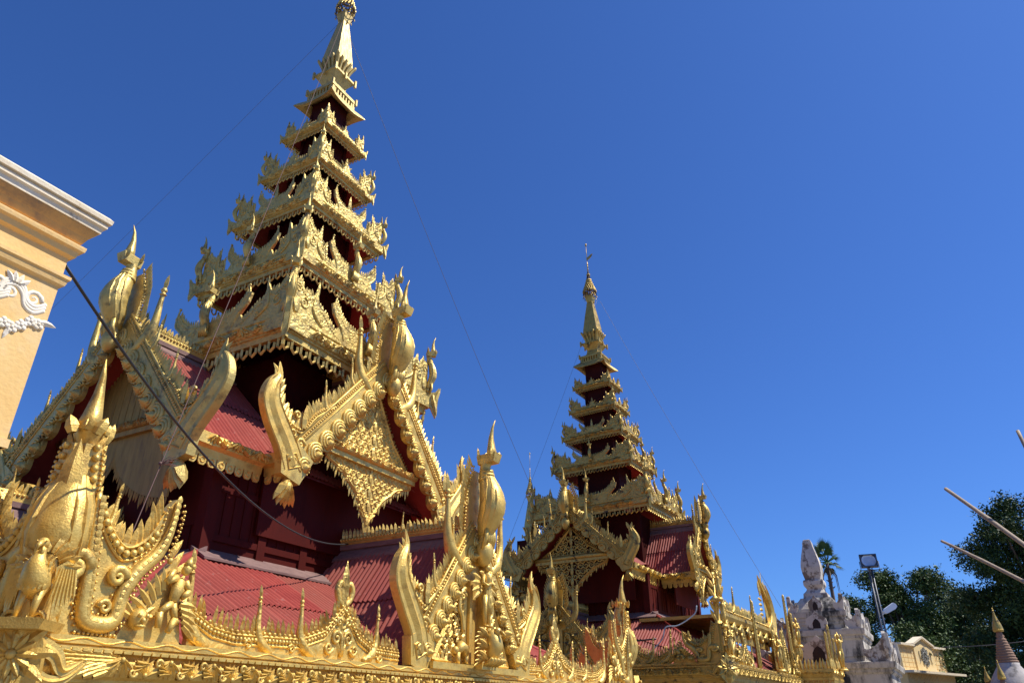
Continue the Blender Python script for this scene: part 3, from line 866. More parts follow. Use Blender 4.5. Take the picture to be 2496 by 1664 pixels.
def barge(fr, A, F, wdt, side, gm, parent, hornp, hornw, nsc=9, pins=(0.35, 0.62), fl=0.24, rosette=0.10, d=0.0, loc=None, bud=True, simple=False, hmat=None):
    """a bargeboard from apex A to foot F (half coordinates, mirrored by side) with scalloped swirls, rosettes, flames, pinnacles and a terminal horn"""
    mb = MB()
    g = fr.sub(0, d, 0, 0, side)
    dx, dy = F[0] - A[0], F[1] - A[1]
    L = math.hypot(dx, dy)
    ex, ey = dx / L, dy / L                   # down the slope
    nx, ny = -ey, ex                          # outward (up) normal
    if ny < 0:
        nx, ny = -nx, -ny
    P = lambda u, v: (A[0] + ex * u + nx * v, A[1] + ey * u + ny * v)
    hw = wdt / 2
    low = []
    for i in range(nsc):
        u0, u1 = L * i / nsc, L * (i + 1) / nsc
        for j in range(5):
            q = j / 5
            low.append(P(u0 + (u1 - u0) * q, -hw * 0.62 - hw * 0.40 * math.sin(PI * q) ** 0.8))
    low.append(P(L, -hw * 0.62))
    mb.prism([P(0, hw)] + low + [P(L, hw)], -0.10, 0.0, g)
    # scallop swirls: stacked raised arcs
    for i in range(nsc):
        uc = L * (i + 0.5) / nsc
        r = L / nsc * 0.5
        for rr, dd, rad in ((0.98, 0.015, 0.030), (0.70, 0.035, 0.028), (0.42, 0.05, 0.026)) if not simple else ((0.95, 0.015, 0.035), (0.5, 0.03, 0.03)):
            arc = []
            for j in range(9):
                th = PI * (-0.08 + 1.16 * j / 8)
                q = P(uc + r * rr * math.cos(th), -hw * 0.45 + r * rr * math.sin(th) * 0.95)
                arc.append((q[0], dd, q[1]))
            mb.tube(arc, rad * wdt / 0.55, 5, g)
        if rosette:
            q = P(uc, -hw * 0.62)
            k = Fr(g.p(q[0], 0.0, q[1]), g.s, g.t, g.d)
            R0 = rosette
            mb.lathe([(R0, -0.02), (R0 * 1.05, 0.03), (R0 * 0.80, 0.045), (R0 * 0.78, 0.07), (R0 * 0.55, 0.085), (R0 * 0.50, 0.115), (R0 * 0.25, 0.13), (R0 * 0.12, 0.17), (0.003, 0.19)], 10, k)
            for j in range(10):
                th = 2 * PI * j / 10
                z = P(uc + R0 * math.cos(th), -hw * 0.62 + R0 * math.sin(th))
                mb.ball(z[0], 0.035, z[1], 0.018, g, n=5, m=3)
    # fillets and bead row
    for v, rad, dd in ((hw * 0.96, 0.028, 0.0), (hw * 0.55, 0.022, 0.005)):
        a, b = P(-0.0, v), P(L, v)
        mb.tube([(a[0], dd, a[1]), (b[0], dd, b[1])], rad, 5, g)
    a, b = P(0.1, hw * 0.76), P(L * 0.98, hw * 0.76)
    beads(mb, g, [a, b], 0.075, 0.030, 0.012)
    o = mb.build('bargeboard', gm, parent, loc)
    fm = MB()
    flames(fm, g, [P(L * 0.12, hw), P(L * 0.90, hw)], fl * 0.42, fl, fl * 0.40, -0.05, 0.05, 0.42, 0.03)
    for q in pins:
        z = P(L * q, hw * 0.8)
        pinnacle(fm, g, z[0] + 0.10, z[1], fl * 3.1, 1, -0.04)
    fm.build('flame_crest', gm, o)
    hm = MB()
    horn(hm, g, hornp, hornw, -0.10, 0.05, 5, 0.020, (1, 0.13, fl * 1.35, fl * 0.55, 0.22, 0.42))
    # carved fill in the valley between board and horn
    hx = lambda k_: (hornp[k_][0], hornp[k_][1])
    A1, A2 = P(L * 0.50, hw * 0.95), P(L * 0.68, hw + 0.12)
    h1, h2 = hx(2), hx(3)
    hz_ = hornp[-1][1] - F[1]
    mid = (F[0] - 0.10, F[1] + 0.42 * hz_)
    top = cat([A1, A2, mid, (h1[0] - 0.08, F[1] + 0.54 * hz_), (h2[0] - 0.16, F[1] + 0.66 * hz_)], 4)
    hm.prism(top + [hx(1), hx(0), P(L * 0.95, hw * 0.4), P(L * 0.56, hw * 0.4)], -0.09, -0.02, g)
    flames(hm, g, top, fl * 0.36, fl * 1.15, fl * 0.42, -0.05, 0.05, 0.35, 0.03)
    beads(hm, g, [(x_, y_ - 0.06) for x_, y_ in top], 0.07, 0.028, 0.0)
    hm.tube([(x_, 0.0, y_ - 0.13) for x_, y_ in top], 0.02, 4, g)
    hm.blade(g, mid[0] - 0.06, 0.02, mid[1] - 0.02, fl * 2.2, 0.15, 0.0, 0, 0.05)
    hm.spiral(g, mid[0] + 0.16, mid[1] + 0.20, 0.09, 0.02, 1.2, 0, 1, 0.035)
    hm.spiral(g, F[0] - 0.12, F[1] + 0.24 * hz_, 0.13, 0.01, 1.4, PI, -1, 0.04)
    hm.spiral(g, F[0] + 0.10, F[1] + 0.32 * hz_, 0.09, 0.01, 1.4, 0, 1, 0.03)
    # foot block, carved square and hanging bud
    fx, fy = F
    w2 = hornw[0] * 0.62
    hm.prism([(fx - w2 * 1.25, fy + w2 * 0.5), (fx - w2 * 0.5, fy - w2 * 0.85), (fx + w2 * 0.75, fy - w2 * 0.55), (fx + w2 * 0.9, fy + w2 * 0.7), (fx - w2 * 0.1, fy + w2 * 1.2)], -0.13, 0.055, g)
    hm.tube([(fx - w2 * 0.4, 0.06, fy + w2 * 0.05), (fx + w2 * 0.3, 0.06, fy - w2 * 0.25), (fx + w2 * 0.55, 0.06, fy + w2 * 0.35), (fx, 0.06, fy + w2 * 0.6), (fx - w2 * 0.4, 0.06, fy + w2 * 0.05)], 0.02, 4, g)
    hm.spiral(g, fx + w2 * 0.1, fy + w2 * 0.15, w2 * 0.28, 0.07, 1.2, 0, 1, 0.03)
    if bud:
        bx, by = fx + w2 * 0.15, fy - w2 * 0.75
        hm.ball(bx, -0.03, by - w2 * 0.35, w2 * 0.34, g, rt=w2 * 0.42, n=8, m=5)
        for j in range(6):
            hm.blade(Fr(g.p(bx, -0.03, by), g.s, g.d, g.t), 0, 0.0, -w2 * 0.1 * (j % 2), w2 * 1.25, w2 * 0.42, PI + (j - 2.5) * 0.22, 0, w2 * 0.35)
    hm.build('terminal_horn', hmat or gm, o)
    return o

def lattice(mb, fr, tri, step, r, d=0.0, sym=False):
    """openwork of rings and stems filling a polygon (point-in-polygon test)"""
    def inside(x, y):
        c = False
        n = len(tri)
        for i in range(n):
            x1, y1 = tri[i]
            x2, y2 = tri[(i + 1) % n]
            if (y1 > y) != (y2 > y) and x < (x2 - x1) * (y - y1) / (y2 - y1) + x1:
                c = not c
        return c
    xs = [p[0] for p in tri]
    ys = [p[1] for p in tri]
    if sym:
        y, j = min(ys) + step * 0.4, 0
        while y < max(ys):
            x, i = (step * 0.55 if j % 2 else step * 1.05), 0
            if inside(0, y) and not j % 2:
                mb.blade(fr, 0, d + r, y - step * 0.4, step * 1.25, step * 0.6, 0, 0, r * 1.3)
            while x < max(xs):
                if inside(x, y):
                    for sg in (-1, 1):
                        g = fr.sub(0, 0, 0, 0, sg)
                        up = 1 if (i + j) % 2 else -1
                        mb.spiral(g, x, y, step * 0.50, d, 1.25, PI if up > 0 else 0, up, r * 1.15, 5)
                        mb.blade(g, x + step * 0.30, d, y - step * 0.2 * up, step * 0.75, step * 0.34, 0.7 if up > 0 else 2.3, 0.25, r * 1.2)
                        mb.blade(g, x - step * 0.34, d, y + step * 0.1, step * 0.6, step * 0.28, -0.5, -0.2, r)
                x += step
                i += 1
            y += step * 0.82
            j += 1
        mb.tube([(0, d, min(ys)), (0, d, max(ys))], r, 4, fr)
        for a, b in zip(tri, tri[1:] + tri[:1]):
            mb.tube([(a[0], d, a[1]), (b[0], d, b[1])], r * 1.5, 4, fr)
        return
    j = 0
    y = min(ys)
    while y < max(ys):
        x = min(xs) + (step / 2 if j % 2 else 0)
        i = 0
        while x < max(xs):
            if inside(x, y):
                ph = random.uniform(0, 6)
                mb.spiral(fr, x, y, step * 0.56, d + random.uniform(-0.01, 0.02), 1.15, ph, 1 if (i + j) % 2 else -1, r, 4)
                mb.blade(fr, x, d, y - step * 0.3, step * 0.9, step * 0.42, random.uniform(-1.2, 1.2), 0.2, r)
            x += step
            i += 1
        y += step * 0.86
        j += 1
    n = len(tri)
    for i in range(n):
        a, b = tri[i], tri[(i + 1) % n]
        mb.tube([(a[0], d, a[1]), (b[0], d, b[1])], r * 1.5, 4, fr)

def drops(mb, fr, path, step, h, w, d=0.0):
    """flame drops hanging from an edge"""
    for i, (s, t, tx, ty) in enumerate(walk(path, step)):
        k = 1.25 if i % 3 == 1 else 0.85
        mb.blade(fr, s, d, t + 0.03, h * k, w, PI + random.uniform(-0.1, 0.1), 0.05, 0.025)

def tympanum(fr, za, wb, zb, zp, gm, parent, style, loc=None, wl=None):
    """gable infill: upper panel, carved tie beam, lower pendant panel"""
    mb = MB()
    top = [(-wb * 0.86, zb + 0.16), (wb * 0.86, zb + 0.16), (wb * 0.45, zb + 0.34 * (za - zb)), (wb * 0.20, zb + 0.62 * (za - zb)), (0, za - 0.28), (-wb * 0.20, zb + 0.62 * (za - zb)), (-wb * 0.45, zb + 0.34 * (za - zb))]
    hz = zb - zp
    bot = [(-wb * 0.95, zb - 0.10), (-wb * 0.98, zb - 0.22), (-wb * 0.62, zb - 0.28 * hz), (-wb * 0.30, zb - 0.55 * hz), (-wb * 0.12, zb - 0.78 * hz), (0, zp), (wb * 0.12, zb - 0.78 * hz), (wb * 0.30, zb - 0.55 * hz), (wb * 0.62, zb - 0.28 * hz), (wb * 0.98, zb - 0.22), (wb * 0.95, zb - 0.10)]
    if style == 'boards':
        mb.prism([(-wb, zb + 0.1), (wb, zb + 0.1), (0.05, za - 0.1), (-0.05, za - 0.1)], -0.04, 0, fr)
        arch = [(-wb * 1.0, zb - 0.1), (-wb * 1.0, zp + 0.1)] + [(-wb * 0.92 + wb * 0.92 * math.sin(q * PI / 16), zp + 0.1 + (zb - 0.45 - zp) * (1 - math.cos(q * PI / 16)) ** 0.8 * 1.0) for q in range(0, 9)]
        arch2 = [(-x, y) for x, y in arch[::-1]]
        mb.prism((arch + arch2)[::-1], -0.04, 0, fr)
        n = int(2 * wb / 0.22)
        for i in range(n):
            s = -wb + 2 * wb * (i + 0.5) / n
            mb.box(s - 0.006, s + 0.006, -0.005, 0.008, zb + 0.1, zb + 0.12 + (za - zb - 0.3) * (1 - abs(s) / wb), fr)
        drops(mb, fr, arch[1:], 0.10, 0.26, 0.085, -0.02)
        drops(mb, fr, arch2[:-1], 0.10, 0.26, 0.085, -0.02)
        flames(mb, fr, [(-wb * 0.9, zb + 0.35), (0, za)], 0.11, 0.2, 0.08, -0.02, 0, 0.3)
        flames(mb, fr, [(0, za), (wb * 0.9, zb + 0.35)], 0.11, 0.2, 0.08, -0.02, 0, 0.3)
    else:
        if style == 'carved':
            mb.prism(top, -0.05, 0, fr)
            mb.prism(bot[::-1] if False else bot, -0.05, 0, fr)
        lattice(mb, fr, top, 0.20 if style == 'carved' else 0.25, 0.024 if style == 'carved' else 0.034, 0.0, True)
        lattice(mb, fr, bot, 0.20 if style == 'carved' else 0.25, 0.024 if style == 'carved' else 0.034, 0.0, True)
        flames(mb, fr, [top[6], top[5], top[4]], 0.085, 0.17, 0.07, -0.02, -0.2, 0.7)
        flames(mb, fr, [top[4], top[3], top[2], top[1]], 0.085, 0.17, 0.07, -0.02, 0.2, 0.7)
        drops(mb, fr, bot[1:6], 0.095, 0.24, 0.075, -0.02)
        drops(mb, fr, bot[5:10], 0.095, 0.24, 0.075, -0.02)
        mb.blade(fr, 0, -0.02, zp + 0.15, 0.45, 0.16, PI, 0, 0.05)
        mb.tube([(0, 0.03, zp), (0, 0.03, zb)], [0.01, 0.03], 4, fr)
    o = mb.build('gable_panel', gm, parent, loc)
    bm = MB()
    bm.box(-wb * 1.02, wb * 1.02, -0.08, 0.10, zb - 0.14, zb - 0.03, fr)
    bm.tube([(-wb * 1.03, 0.10, zb + 0.05), (wb * 1.03, 0.10, zb + 0.05)], 0.085, 8, fr)
    if style != 'lattice':
        foliage_roll(bm, fr, -wb * 0.92, wb * 0.92, zb + 0.06, 0.075, 0.15, 0.21)
    bm.build('tie_beam', gm, o)
    return o

def ridge_crest(fr, s0, s1, z, gm, parent, loc=None, h=0.22):
    """ridge cap boards with a golden flame row on top"""
    mb = MB()
    mb.box(s0, s1, -0.04, 0.04, z, z + 0.16, fr)
    mb.tube([(s0, 0.045, z + 0.04), (s1, 0.045, z + 0.04)], 0.02, 4, fr)
    for d in (-0.045, 0.045):
        beads(mb, fr, [(s0, z + 0.12), (s1, z + 0.12)], 0.085, 0.034, d)
    flames(mb, fr, [(s0, z + 0.16), (s1, z + 0.16)], h * 0.48, h, h * 0.44, 0, -0.12, 0.3, 0.045)
    pinnacle(mb, fr, (s0 + s1) / 2, z + 0.14, h * 2.0, 1)
    return mb.build('ridge_crest', gm, parent, loc)

def gable(root, k, dist, wf, zf, za, depth, gm, gmc, roofm, bw, horn_off, bird_h, tymp, barge_w=0.5, eave_z=None, rosette=0.10, pins=(0.35, 0.62), fl=0.24, wall=None, tb=None, zp=None, hmat=None, simple=False):
    """a gable on side k, its face at dist from the centre: roof, boards, infill, ridge crest, bird"""
    fr = yaw_fr([(0, -dist, 0), (-dist, 0, 0), (0, dist, 0), (dist, 0, 0)][k], -PI / 2 * k)
    rf = MB()
    ez = eave_z if eave_z is not None else zf
    rl = math.hypot(wf, za - 0.15 - ez)
    for sg in (-1, 1):
        o = fr.p(sg * wf, -depth, ez)
        A = Vector(fr.p(0, 1, 0)) - Vector(fr.p(0, 0, 0))
        B = (Vector(fr.p(0, -depth, za - 0.15)) - Vector(o)).normalized()
        corr(rf, o, A, B, depth - 0.08, lambda x: 0.0, lambda x: rl)
        # under-boarding so that the roof is not paper thin
        rf.add([fr.p(sg * wf, -depth, ez - 0.06), fr.p(sg * wf, -0.1, ez - 0.06), fr.p(0, -0.1, za - 0.22), fr.p(0, -depth, za - 0.22)], [[0, 1, 2, 3]])
    part = rf.build('gable_roof', roofm, root, (0, 0, ZC))
    cap = MB()
    for sg in (-1, 1):
        dx, dz = wf, za - 0.15 - ez
        l = math.hypot(dx, dz)
        q = 0.26
        cap.add([fr.p(0, -depth, za - 0.08), fr.p(0, -0.1, za - 0.08), fr.p(sg * dx / l * q, -0.1, za - 0.08 - dz / l * q), fr.p(sg * dx / l * q, -depth, za - 0.08 - dz / l * q), fr.p(0, -depth, za - 0.13), fr.p(0, -0.1, za - 0.13), fr.p(sg * dx / l * q, -0.1, za - 0.13 - dz / l * q), fr.p(sg * dx / l * q, -depth, za - 0.13 - dz / l * q)], [[0, 1, 2, 3], [4, 5, 6, 7], [2, 3, 7, 6], [0, 1, 5, 4], [1, 2, 6, 5], [0, 3, 7, 4]])
    cap.box(-0.05, 0.05, -depth, -0.1, za - 0.08, za + 0.02, fr)
    cap.build('ridge_board', WOOD, part)
    rc = Fr(fr.p(0, -depth, 0), tuple(fr.d), tuple(-x for x in fr.s), (0, 0, 1))
    ridge_crest(rc, 0.0, depth - 0.15, za + 0.02, gm, part)
    if wall:
        wm = MB()
        wm.prism([(-wf * 0.92, wall[1]), (wf * 0.92, wall[1]), (wf * 0.92, ez), (0, za - 0.25), (-wf * 0.92, ez)], -wall[0] - 0.06, -wall[0], fr)
        wm.build('gable_wall', RED, part)
    if tymp:
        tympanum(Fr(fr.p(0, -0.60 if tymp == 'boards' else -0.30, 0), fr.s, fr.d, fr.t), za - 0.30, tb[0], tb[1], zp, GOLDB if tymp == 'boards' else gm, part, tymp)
    for sg in (-1, 1):
        hp = [(wf, zf)] + [(wf + x, zf + y) for x, y in horn_off[0]]
        barge(fr, (0.0, za - barge_w * 0.10), (wf, zf), barge_w, sg, gm, part, hp, horn_off[1], 9 if not simple else 7, pins, fl, rosette, 0.0, None, True, simple, hmat)
    bird(fr.sub(0, 0.08, za - 0.16 * bird_h), bird_h, 'bird_finial', gm, part, True, 0.06, None, True, 0.84)
    # spine board behind the bird: beads and curling flames
    sp = MB()
    z0 = za - 0.05
    sp.prism([(-0.20 * bird_h / 2, z0 - 0.2), (0.20 * bird_h / 2, z0 - 0.2), (0.14 * bird_h, z0 + 0.30 * bird_h), (0.05 * bird_h, z0 + 0.46 * bird_h), (-0.05 * bird_h, z0 + 0.46 * bird_h), (-0.14 * bird_h, z0 + 0.30 * bird_h)], -0.10, -0.04, fr)
    for sg in (-1, 1):
        g = fr.sub(0, 0, 0, 0, sg)
        e = [(0.17 * bird_h, z0 - 0.02 * bird_h), (0.15 * bird_h, z0 + 0.25 * bird_h), (0.06 * bird_h, z0 + 0.50 * bird_h)]
        beads(sp, g, e, 0.07, 0.026, -0.03)
        for s, t, tx, ty in walk(e, 0.115):
            sp.blade(g, s, -0.07, t, 0.27, 0.10, 0.95, -0.35, 0.035)
        pinnacle(sp, g, 0.36 * bird_h, z0 - 0.28 * bird_h, 0.62 * bird_h, 1, -0.07)
    sp.build('finial_spine', gm, part)
    # carved ball under the apex
    bl = MB()
    bl.lathe([(0.02, -0.34), (0.10, -0.30), (0.17, -0.16), (0.185, -0.02), (0.15, 0.10), (0.10, 0.16), (0.13, 0.24), (0.13, 0.34), (0.06, 0.42)], 12, Fr(fr.p(0, 0.16, za - 0.42), fr.s, fr.d, fr.t))
    bl.build('apex_pendant', gm, part)
    return part

def human(fr, h, name, m, parent=None, arms='fold', wings=False):
    """small gilded standing figure: feet, draped legs, sash, torso, arms, head with a crown"""
    mb = MB()
    for sg in (-1, 1):
        mb.tube([(sg * 0.055 * h, 0, 0.02 * h), (sg * 0.06 * h, 0.01 * h, 0.25 * h), (sg * 0.055 * h, 0, 0.48 * h)], [0.032 * h, 0.045 * h, 0.06 * h], 7, fr)
        mb.ball(sg * 0.06 * h, 0.035 * h, 0.02 * h, 0.028 * h, fr, rd=0.06 * h, rt=0.022 * h)
    mb.tube([(0, 0, 0.20 * h), (0, 0, 0.34 * h), (0, 0, 0.50 * h), (0, 0.0, 0.58 * h), (0, 0.005 * h, 0.70 * h), (0, 0, 0.79 * h), (0, 0, 0.83 * h), (0, 0, 0.86 * h)], [0.10 * h, 0.105 * h, 0.10 * h, 0.078 * h, 0.10 * h, 0.10 * h, 0.05 * h, 0.035 * h], 8, fr, 0.72, (1, 0, 0))
    mb.ball(0, 0.01 * h, 0.905 * h, 0.05 * h, fr, rd=0.055 * h, rt=0.065 * h, n=8, m=6)
    mb.ball(0, 0.065 * h, 0.90 * h, 0.012 * h, fr)
    mb.lathe([(0.052 * h, 0.94 * h), (0.06 * h, 0.955 * h), (0.035 * h, 0.975 * h), (0.018 * h, 1.0 * h), (0.003 * h, 1.05 * h)], 8, fr)
    for sg in (-1, 1):
        if arms == 'fold':
            p = [(sg * 0.10 * h, 0, 0.79 * h), (sg * 0.15 * h, 0.02 * h, 0.66 * h), (sg * 0.10 * h, 0.08 * h, 0.62 * h), (sg * 0.01 * h, 0.10 * h, 0.66 * h)]
        elif arms == 'up':
            p = [(sg * 0.10 * h, 0, 0.79 * h), (sg * 0.19 * h, 0.02 * h, 0.76 * h), (sg * 0.20 * h, 0.03 * h, 0.88 * h), (sg * 0.13 * h, 0.03 * h, 0.97 * h)]
        else:
            p = [(sg * 0.10 * h, 0, 0.79 * h), (sg * 0.14 * h, 0.02 * h, 0.64 * h), (sg * 0.13 * h, 0.06 * h, 0.50 * h)]
        mb.tube(p, interp([0.034 * h, 0.03 * h, 0.022 * h, 0.02 * h], len(p)), 6, fr)
        mb.blade(fr, sg * 0.07 * h, 0.05 * h, 0.56 * h, 0.34 * h, 0.08 * h, PI + sg * 0.25, sg * 0.2, 0.02 * h)
        mb.blade(fr, sg * 0.10 * h, 0, 0.80 * h, 0.12 * h, 0.07 * h, sg * 1.1, sg * 0.3, 0.02 * h)
        if wings:
            for q in range(4):
                mb.blade(fr, sg * 0.10 * h, -0.03 * h, (0.70 - 0.05 * q) * h, 0.30 * h, 0.09 * h, sg * (1.2 + 0.28 * q), 0.1 * sg, 0.02 * h)
    mb.ball(0, 0.06 * h, 0.40 * h, 0.05 * h, fr, rt=0.12 * h, rd=0.05 * h)
    return mb.build(name, m, parent)

# ------------------------------------------------------------------ ground
g_ = MB()
g_.box(-400, 400, -400, 400, -0.5, 0.0)
tag(g_.build('ground', GROUND), kind='structure')

# ------------------------------------------------------------------ pavilion pieces
def corner_wing(mb, g):
    """relief wing panel beside a corner bird (s measured from the corner)"""
    out = [(0.12, 0), (0.12, 1.95), (0.30, 1.98), (0.42, 1.50), (0.55, 1.20), (0.78, 1.00), (1.0, 1.0), (1.16, 1.14), (1.28, 1.45), (1.40, 1.62), (1.42, 1.28), (1.36, 0.98), (1.16, 0.66), (1.02, 0.34), (0.98, 0)]
    mb.prism([(x, y) for x, y in out][::-1], -0.12, 0.0, g)
    S = cat([(0.40, 1.46), (0.46, 1.0), (0.52, 0.55), (0.56, 0.20), (0.74, 0.12), (0.92, 0.18), (0.95, 0.45), (1.08, 0.72), (1.28, 0.95), (1.38, 1.25), (1.40, 1.60)], 4)
    mb.tube([(x, 0.03, y) for x, y in S], interp([0.03, 0.06, 0.078, 0.085, 0.088, 0.085, 0.082, 0.085, 0.075, 0.05, 0.018], len(S)), 8, g, 0.8, g.d)
    for s_, t_, tx_, ty_ in walk(S, 0.075):
        mb.blade(g, s_ - 0.02 * ty_, 0.085, t_ + 0.02 * tx_, 0.085, 0.07, math.atan2(tx_, ty_), 0, 0.014)
        for o_ in (-0.105, 0.105):
            mb.ball(s_ - o_ * ty_, 0.015, t_ + o_ * tx_, 0.018, g, n=5, m=3)
    mb.spiral(g, 0.33, 0.66, 0.17, 0.05, 1.5, 0, 1, 0.075, 7)
    mb.spiral(g, 0.84, 0.62, 0.11, 0.04, 1.5, 0, 1, 0.055, 6)
    mb.spiral(g, 0.78, 0.30, 0.08, 0.03, 1.3, PI, -1, 0.035, 5)
    T = cat([(0.46, 1.36), (0.62, 1.08), (0.86, 0.88), (1.08, 0.98), (1.22, 1.2)], 6)
    beads(mb, g, T, 0.088, 0.045, 0.03, 0.0, 7, 5)
    mb.tube([(x, 0.02, y + 0.07) for x, y in T], 0.018, 4, g)
    mb.tube([(x, 0.02, y - 0.07) for x, y in T], 0.018, 4, g)
    beads(mb, g, [(x, y) for x, y in cat([(0.33, 1.95), (0.40, 1.4), (0.44, 0.95), (0.46, 0.5), (0.47, 0.12)], 4)], 0.055, 0.020, 0.02)
    beads(mb, g, [(x + 0.13, y - 0.03) for x, y in S[12:40]], 0.05, 0.018, 0.02)
    flames(mb, g, out[4:9], 0.095, 0.24, 0.10, -0.05, 0, 0.25, 0.04)
    for i in range(8):
        mb.blade(g, 0.28 + 0.02 * i, -0.05, 1.95 - 0.115 * i, 0.20, 0.09, 0.75, -0.3, 0.04)
        mb.ball(0.24 + 0.018 * i, 0.02, 1.93 - 0.115 * i, 0.045, g)
    for i in range(4):
        mb.blade(g, 1.26 - 0.02 * i, -0.04, 1.42 - 0.1 * i, 0.26, 0.08, -0.5, 0.3, 0.04)
    pinnacle(mb, g, 0.66, 1.02, 0.62, 1, -0.04)
    beads(mb, g, [(0.50, 0.03), (1.0, 0.03)], 0.05, 0.02, 0.02)

def relief_figures(mb, g, s0):
    """a winged dancer and a mask carved beside the wing panel"""
    f = g.sub(s0 + 0.40, 0.03, 0.14, -0.25)
    for a, b in (((0, 0.30), (-0.10, 0.16)), ((-0.10, 0.16), (-0.04, 0.0)), ((0.02, 0.30), (0.12, 0.16)), ((0.12, 0.16), (0.10, 0.0)), ((-0.06, 0.58), (-0.17, 0.48)), ((-0.17, 0.48), (-0.14, 0.64)), ((0.06, 0.58), (0.16, 0.50)), ((0.16, 0.50), (0.10, 0.40))):
        f_ = [(a[0], 0.05, a[1]), (b[0], 0.05, b[1])]
        mb.tube(f_, [0.045, 0.035], 6, f)
    mb.ball(0, 0.05, 0.45, 0.085, f, rd=0.07, rt=0.16)
    mb.ball(0, 0.07, 0.70, 0.065, f, rt=0.075)
    mb.lathe([(0.06, 0.74), (0.04, 0.80), (0.01, 0.86)], 7, Fr(f.p(0, 0.07, 0), f.s, f.d, f.t))
    for i in range(5):
        mb.blade(f, 0.12 + 0.04 * i, 0.02, 0.34 - 0.05 * i, 0.26, 0.08, 1.3 + 0.15 * i, 0.1, 0.03)
        mb.blade(f, -0.14 - 0.03 * i, 0.02, 0.40 - 0.07 * i, 0.26, 0.08, -0.4 - 0.2 * i, -0.1, 0.03)
    m = g.sub(s0 + 0.10, 0.03, 0.12)
    mb.ball(0.0, 0.04, 0.10, 0.11, m, rd=0.10, rt=0.12, n=9, m=6)
    for a in (-0.045, 0.045):
        mb.ball(a, 0.13, 0.13, 0.028, m)
    mb.ball(0, 0.14, 0.08, 0.03, m)
    mb.ball(0, 0.10, 0.02, 0.07, m, rt=0.025)
    for i in range(7):
        mb.blade(m, 0.0, 0.0, 0.10, 0.27, 0.08, -1.3 + i * 0.43, 0.1, 0.03)
    back = [(s0 - 0.08, 0), (s0 + 0.75, 0), (s0 + 0.62, 0.55), (s0 + 0.48, 0.95), (s0 + 0.36, 0.8), (s0 + 0.10, 0.40)]
    mb.prism(back, -0.10, 0.0, g)
    for i in range(6):
        q = (s0 + 0.42 + 0.05 * i, 1.0 - 0.13 * i)
        mb.blade(g, q[0], -0.04, q[1] - 0.05, 0.26, 0.10, 0.35 - 0.02 * i, 0.15, 0.04)
        mb.ball(q[0] - 0.03, 0.01, q[1] - 0.10, 0.04, g)

def eave_crest(fr, L, s_in, s_out, gmc, parent, sg, fine=True):
    """low parapet crest between the gable and the corner: bead band, flames, pinnacles and a fleur peak"""
    mb = MB()
    g = fr.sub(0, 0, 0, 0, sg)
    x = lambda v: s_in + v
    w_ = s_out - s_in
    pk = 1.42 if w_ > 3 else w_ * 0.42
    top = [(s_in, 0.22), (x(pk - 0.75), 0.24), (x(pk - 0.38), 0.40), (x(pk - 0.14), 0.66), (x(pk), 0.80), (x(pk + 0.14), 0.66), (x(pk + 0.38), 0.40), (x(pk + 0.85), 0.25), (s_out - 0.7, 0.22), (s_out - 0.35, 0.27), (s_out, 0.42)]
    mb.prism(([(s_in, 0), (s_out, 0)] + top[::-1]), -0.08, 0, g)
    beads(mb, g, [(a, b - 0.075) for a, b in top], 0.062, 0.030, 0.012, 0, 6, 4)
    mb.tube([(a, 0.005, b - 0.025) for a, b in top], 0.016, 4, g)
    mb.tube([(a, 0.005, b - 0.135) for a, b in top], 0.016, 4, g)
    flames(mb, g, [(a, b) for a, b in top], 0.092, 0.225, 0.066, -0.03, 0, 0.15, 0.045)
    beads(mb, g, [(a, b + 0.012) for a, b in top], 0.092, 0.027, 0.005, 0, 5, 3)
    for s_, h_, sd_ in ((pk - 0.80, 0.86, -1), (pk + 0.88, 0.88, 1), (pk + 1.66, 0.82, 1), (w_ + 0.08, 1.10, 1)):
        if s_ < w_ + 0.3:
            pinnacle(mb, g, x(s_), 0.02, h_, sd_, 0.0, 1.1)
            mb.spiral(g, x(s_) + sd_ * 0.13, 0.09, 0.07, 0.01, 1.2, 0, sd_, 0.025)
    for sd_ in (-1, 1):
        h2 = g.sub(x(pk), 0, 0, 0, sd_)
        mb.spiral(h2, 0.13, 0.30, 0.11, 0.015, 1.5, PI, -1, 0.035, 5, [(0.02, 0.05), (0.01, 0.2)])
        mb.spiral(h2, 0.28, 0.16, 0.09, 0.015, 1.4, PI, 1, 0.03, 5)
        mb.spiral(h2, 0.10, 0.53, 0.07, 0.015, 1.3, PI, -1, 0.028, 5)
        C = cat([(0.03, 0.78), (0.12, 0.86), (0.17, 1.0), (0.11, 1.11), (0.045, 1.05), (0.06, 0.98)], 4)
        mb.tube([(a, -0.03, b) for a, b in C], interp([0.04, 0.05, 0.05, 0.045, 0.03, 0.02], len(C)), 6, h2)
        for q in range(3):
            mb.blade(h2, 0.02, 0.0, 0.10 + 0.17 * q, 0.24, 0.10, 0.4, 0.1, 0.03)
    mb.blade(g, x(pk), -0.03, 0.66, 0.80, 0.20, 0, 0, 0.06)
    mb.blade(g, x(pk), -0.0, 0.90, 0.40, 0.10, 0, 0, 0.06)
    o = mb.build('crest_panel', gmc, parent)
    return o

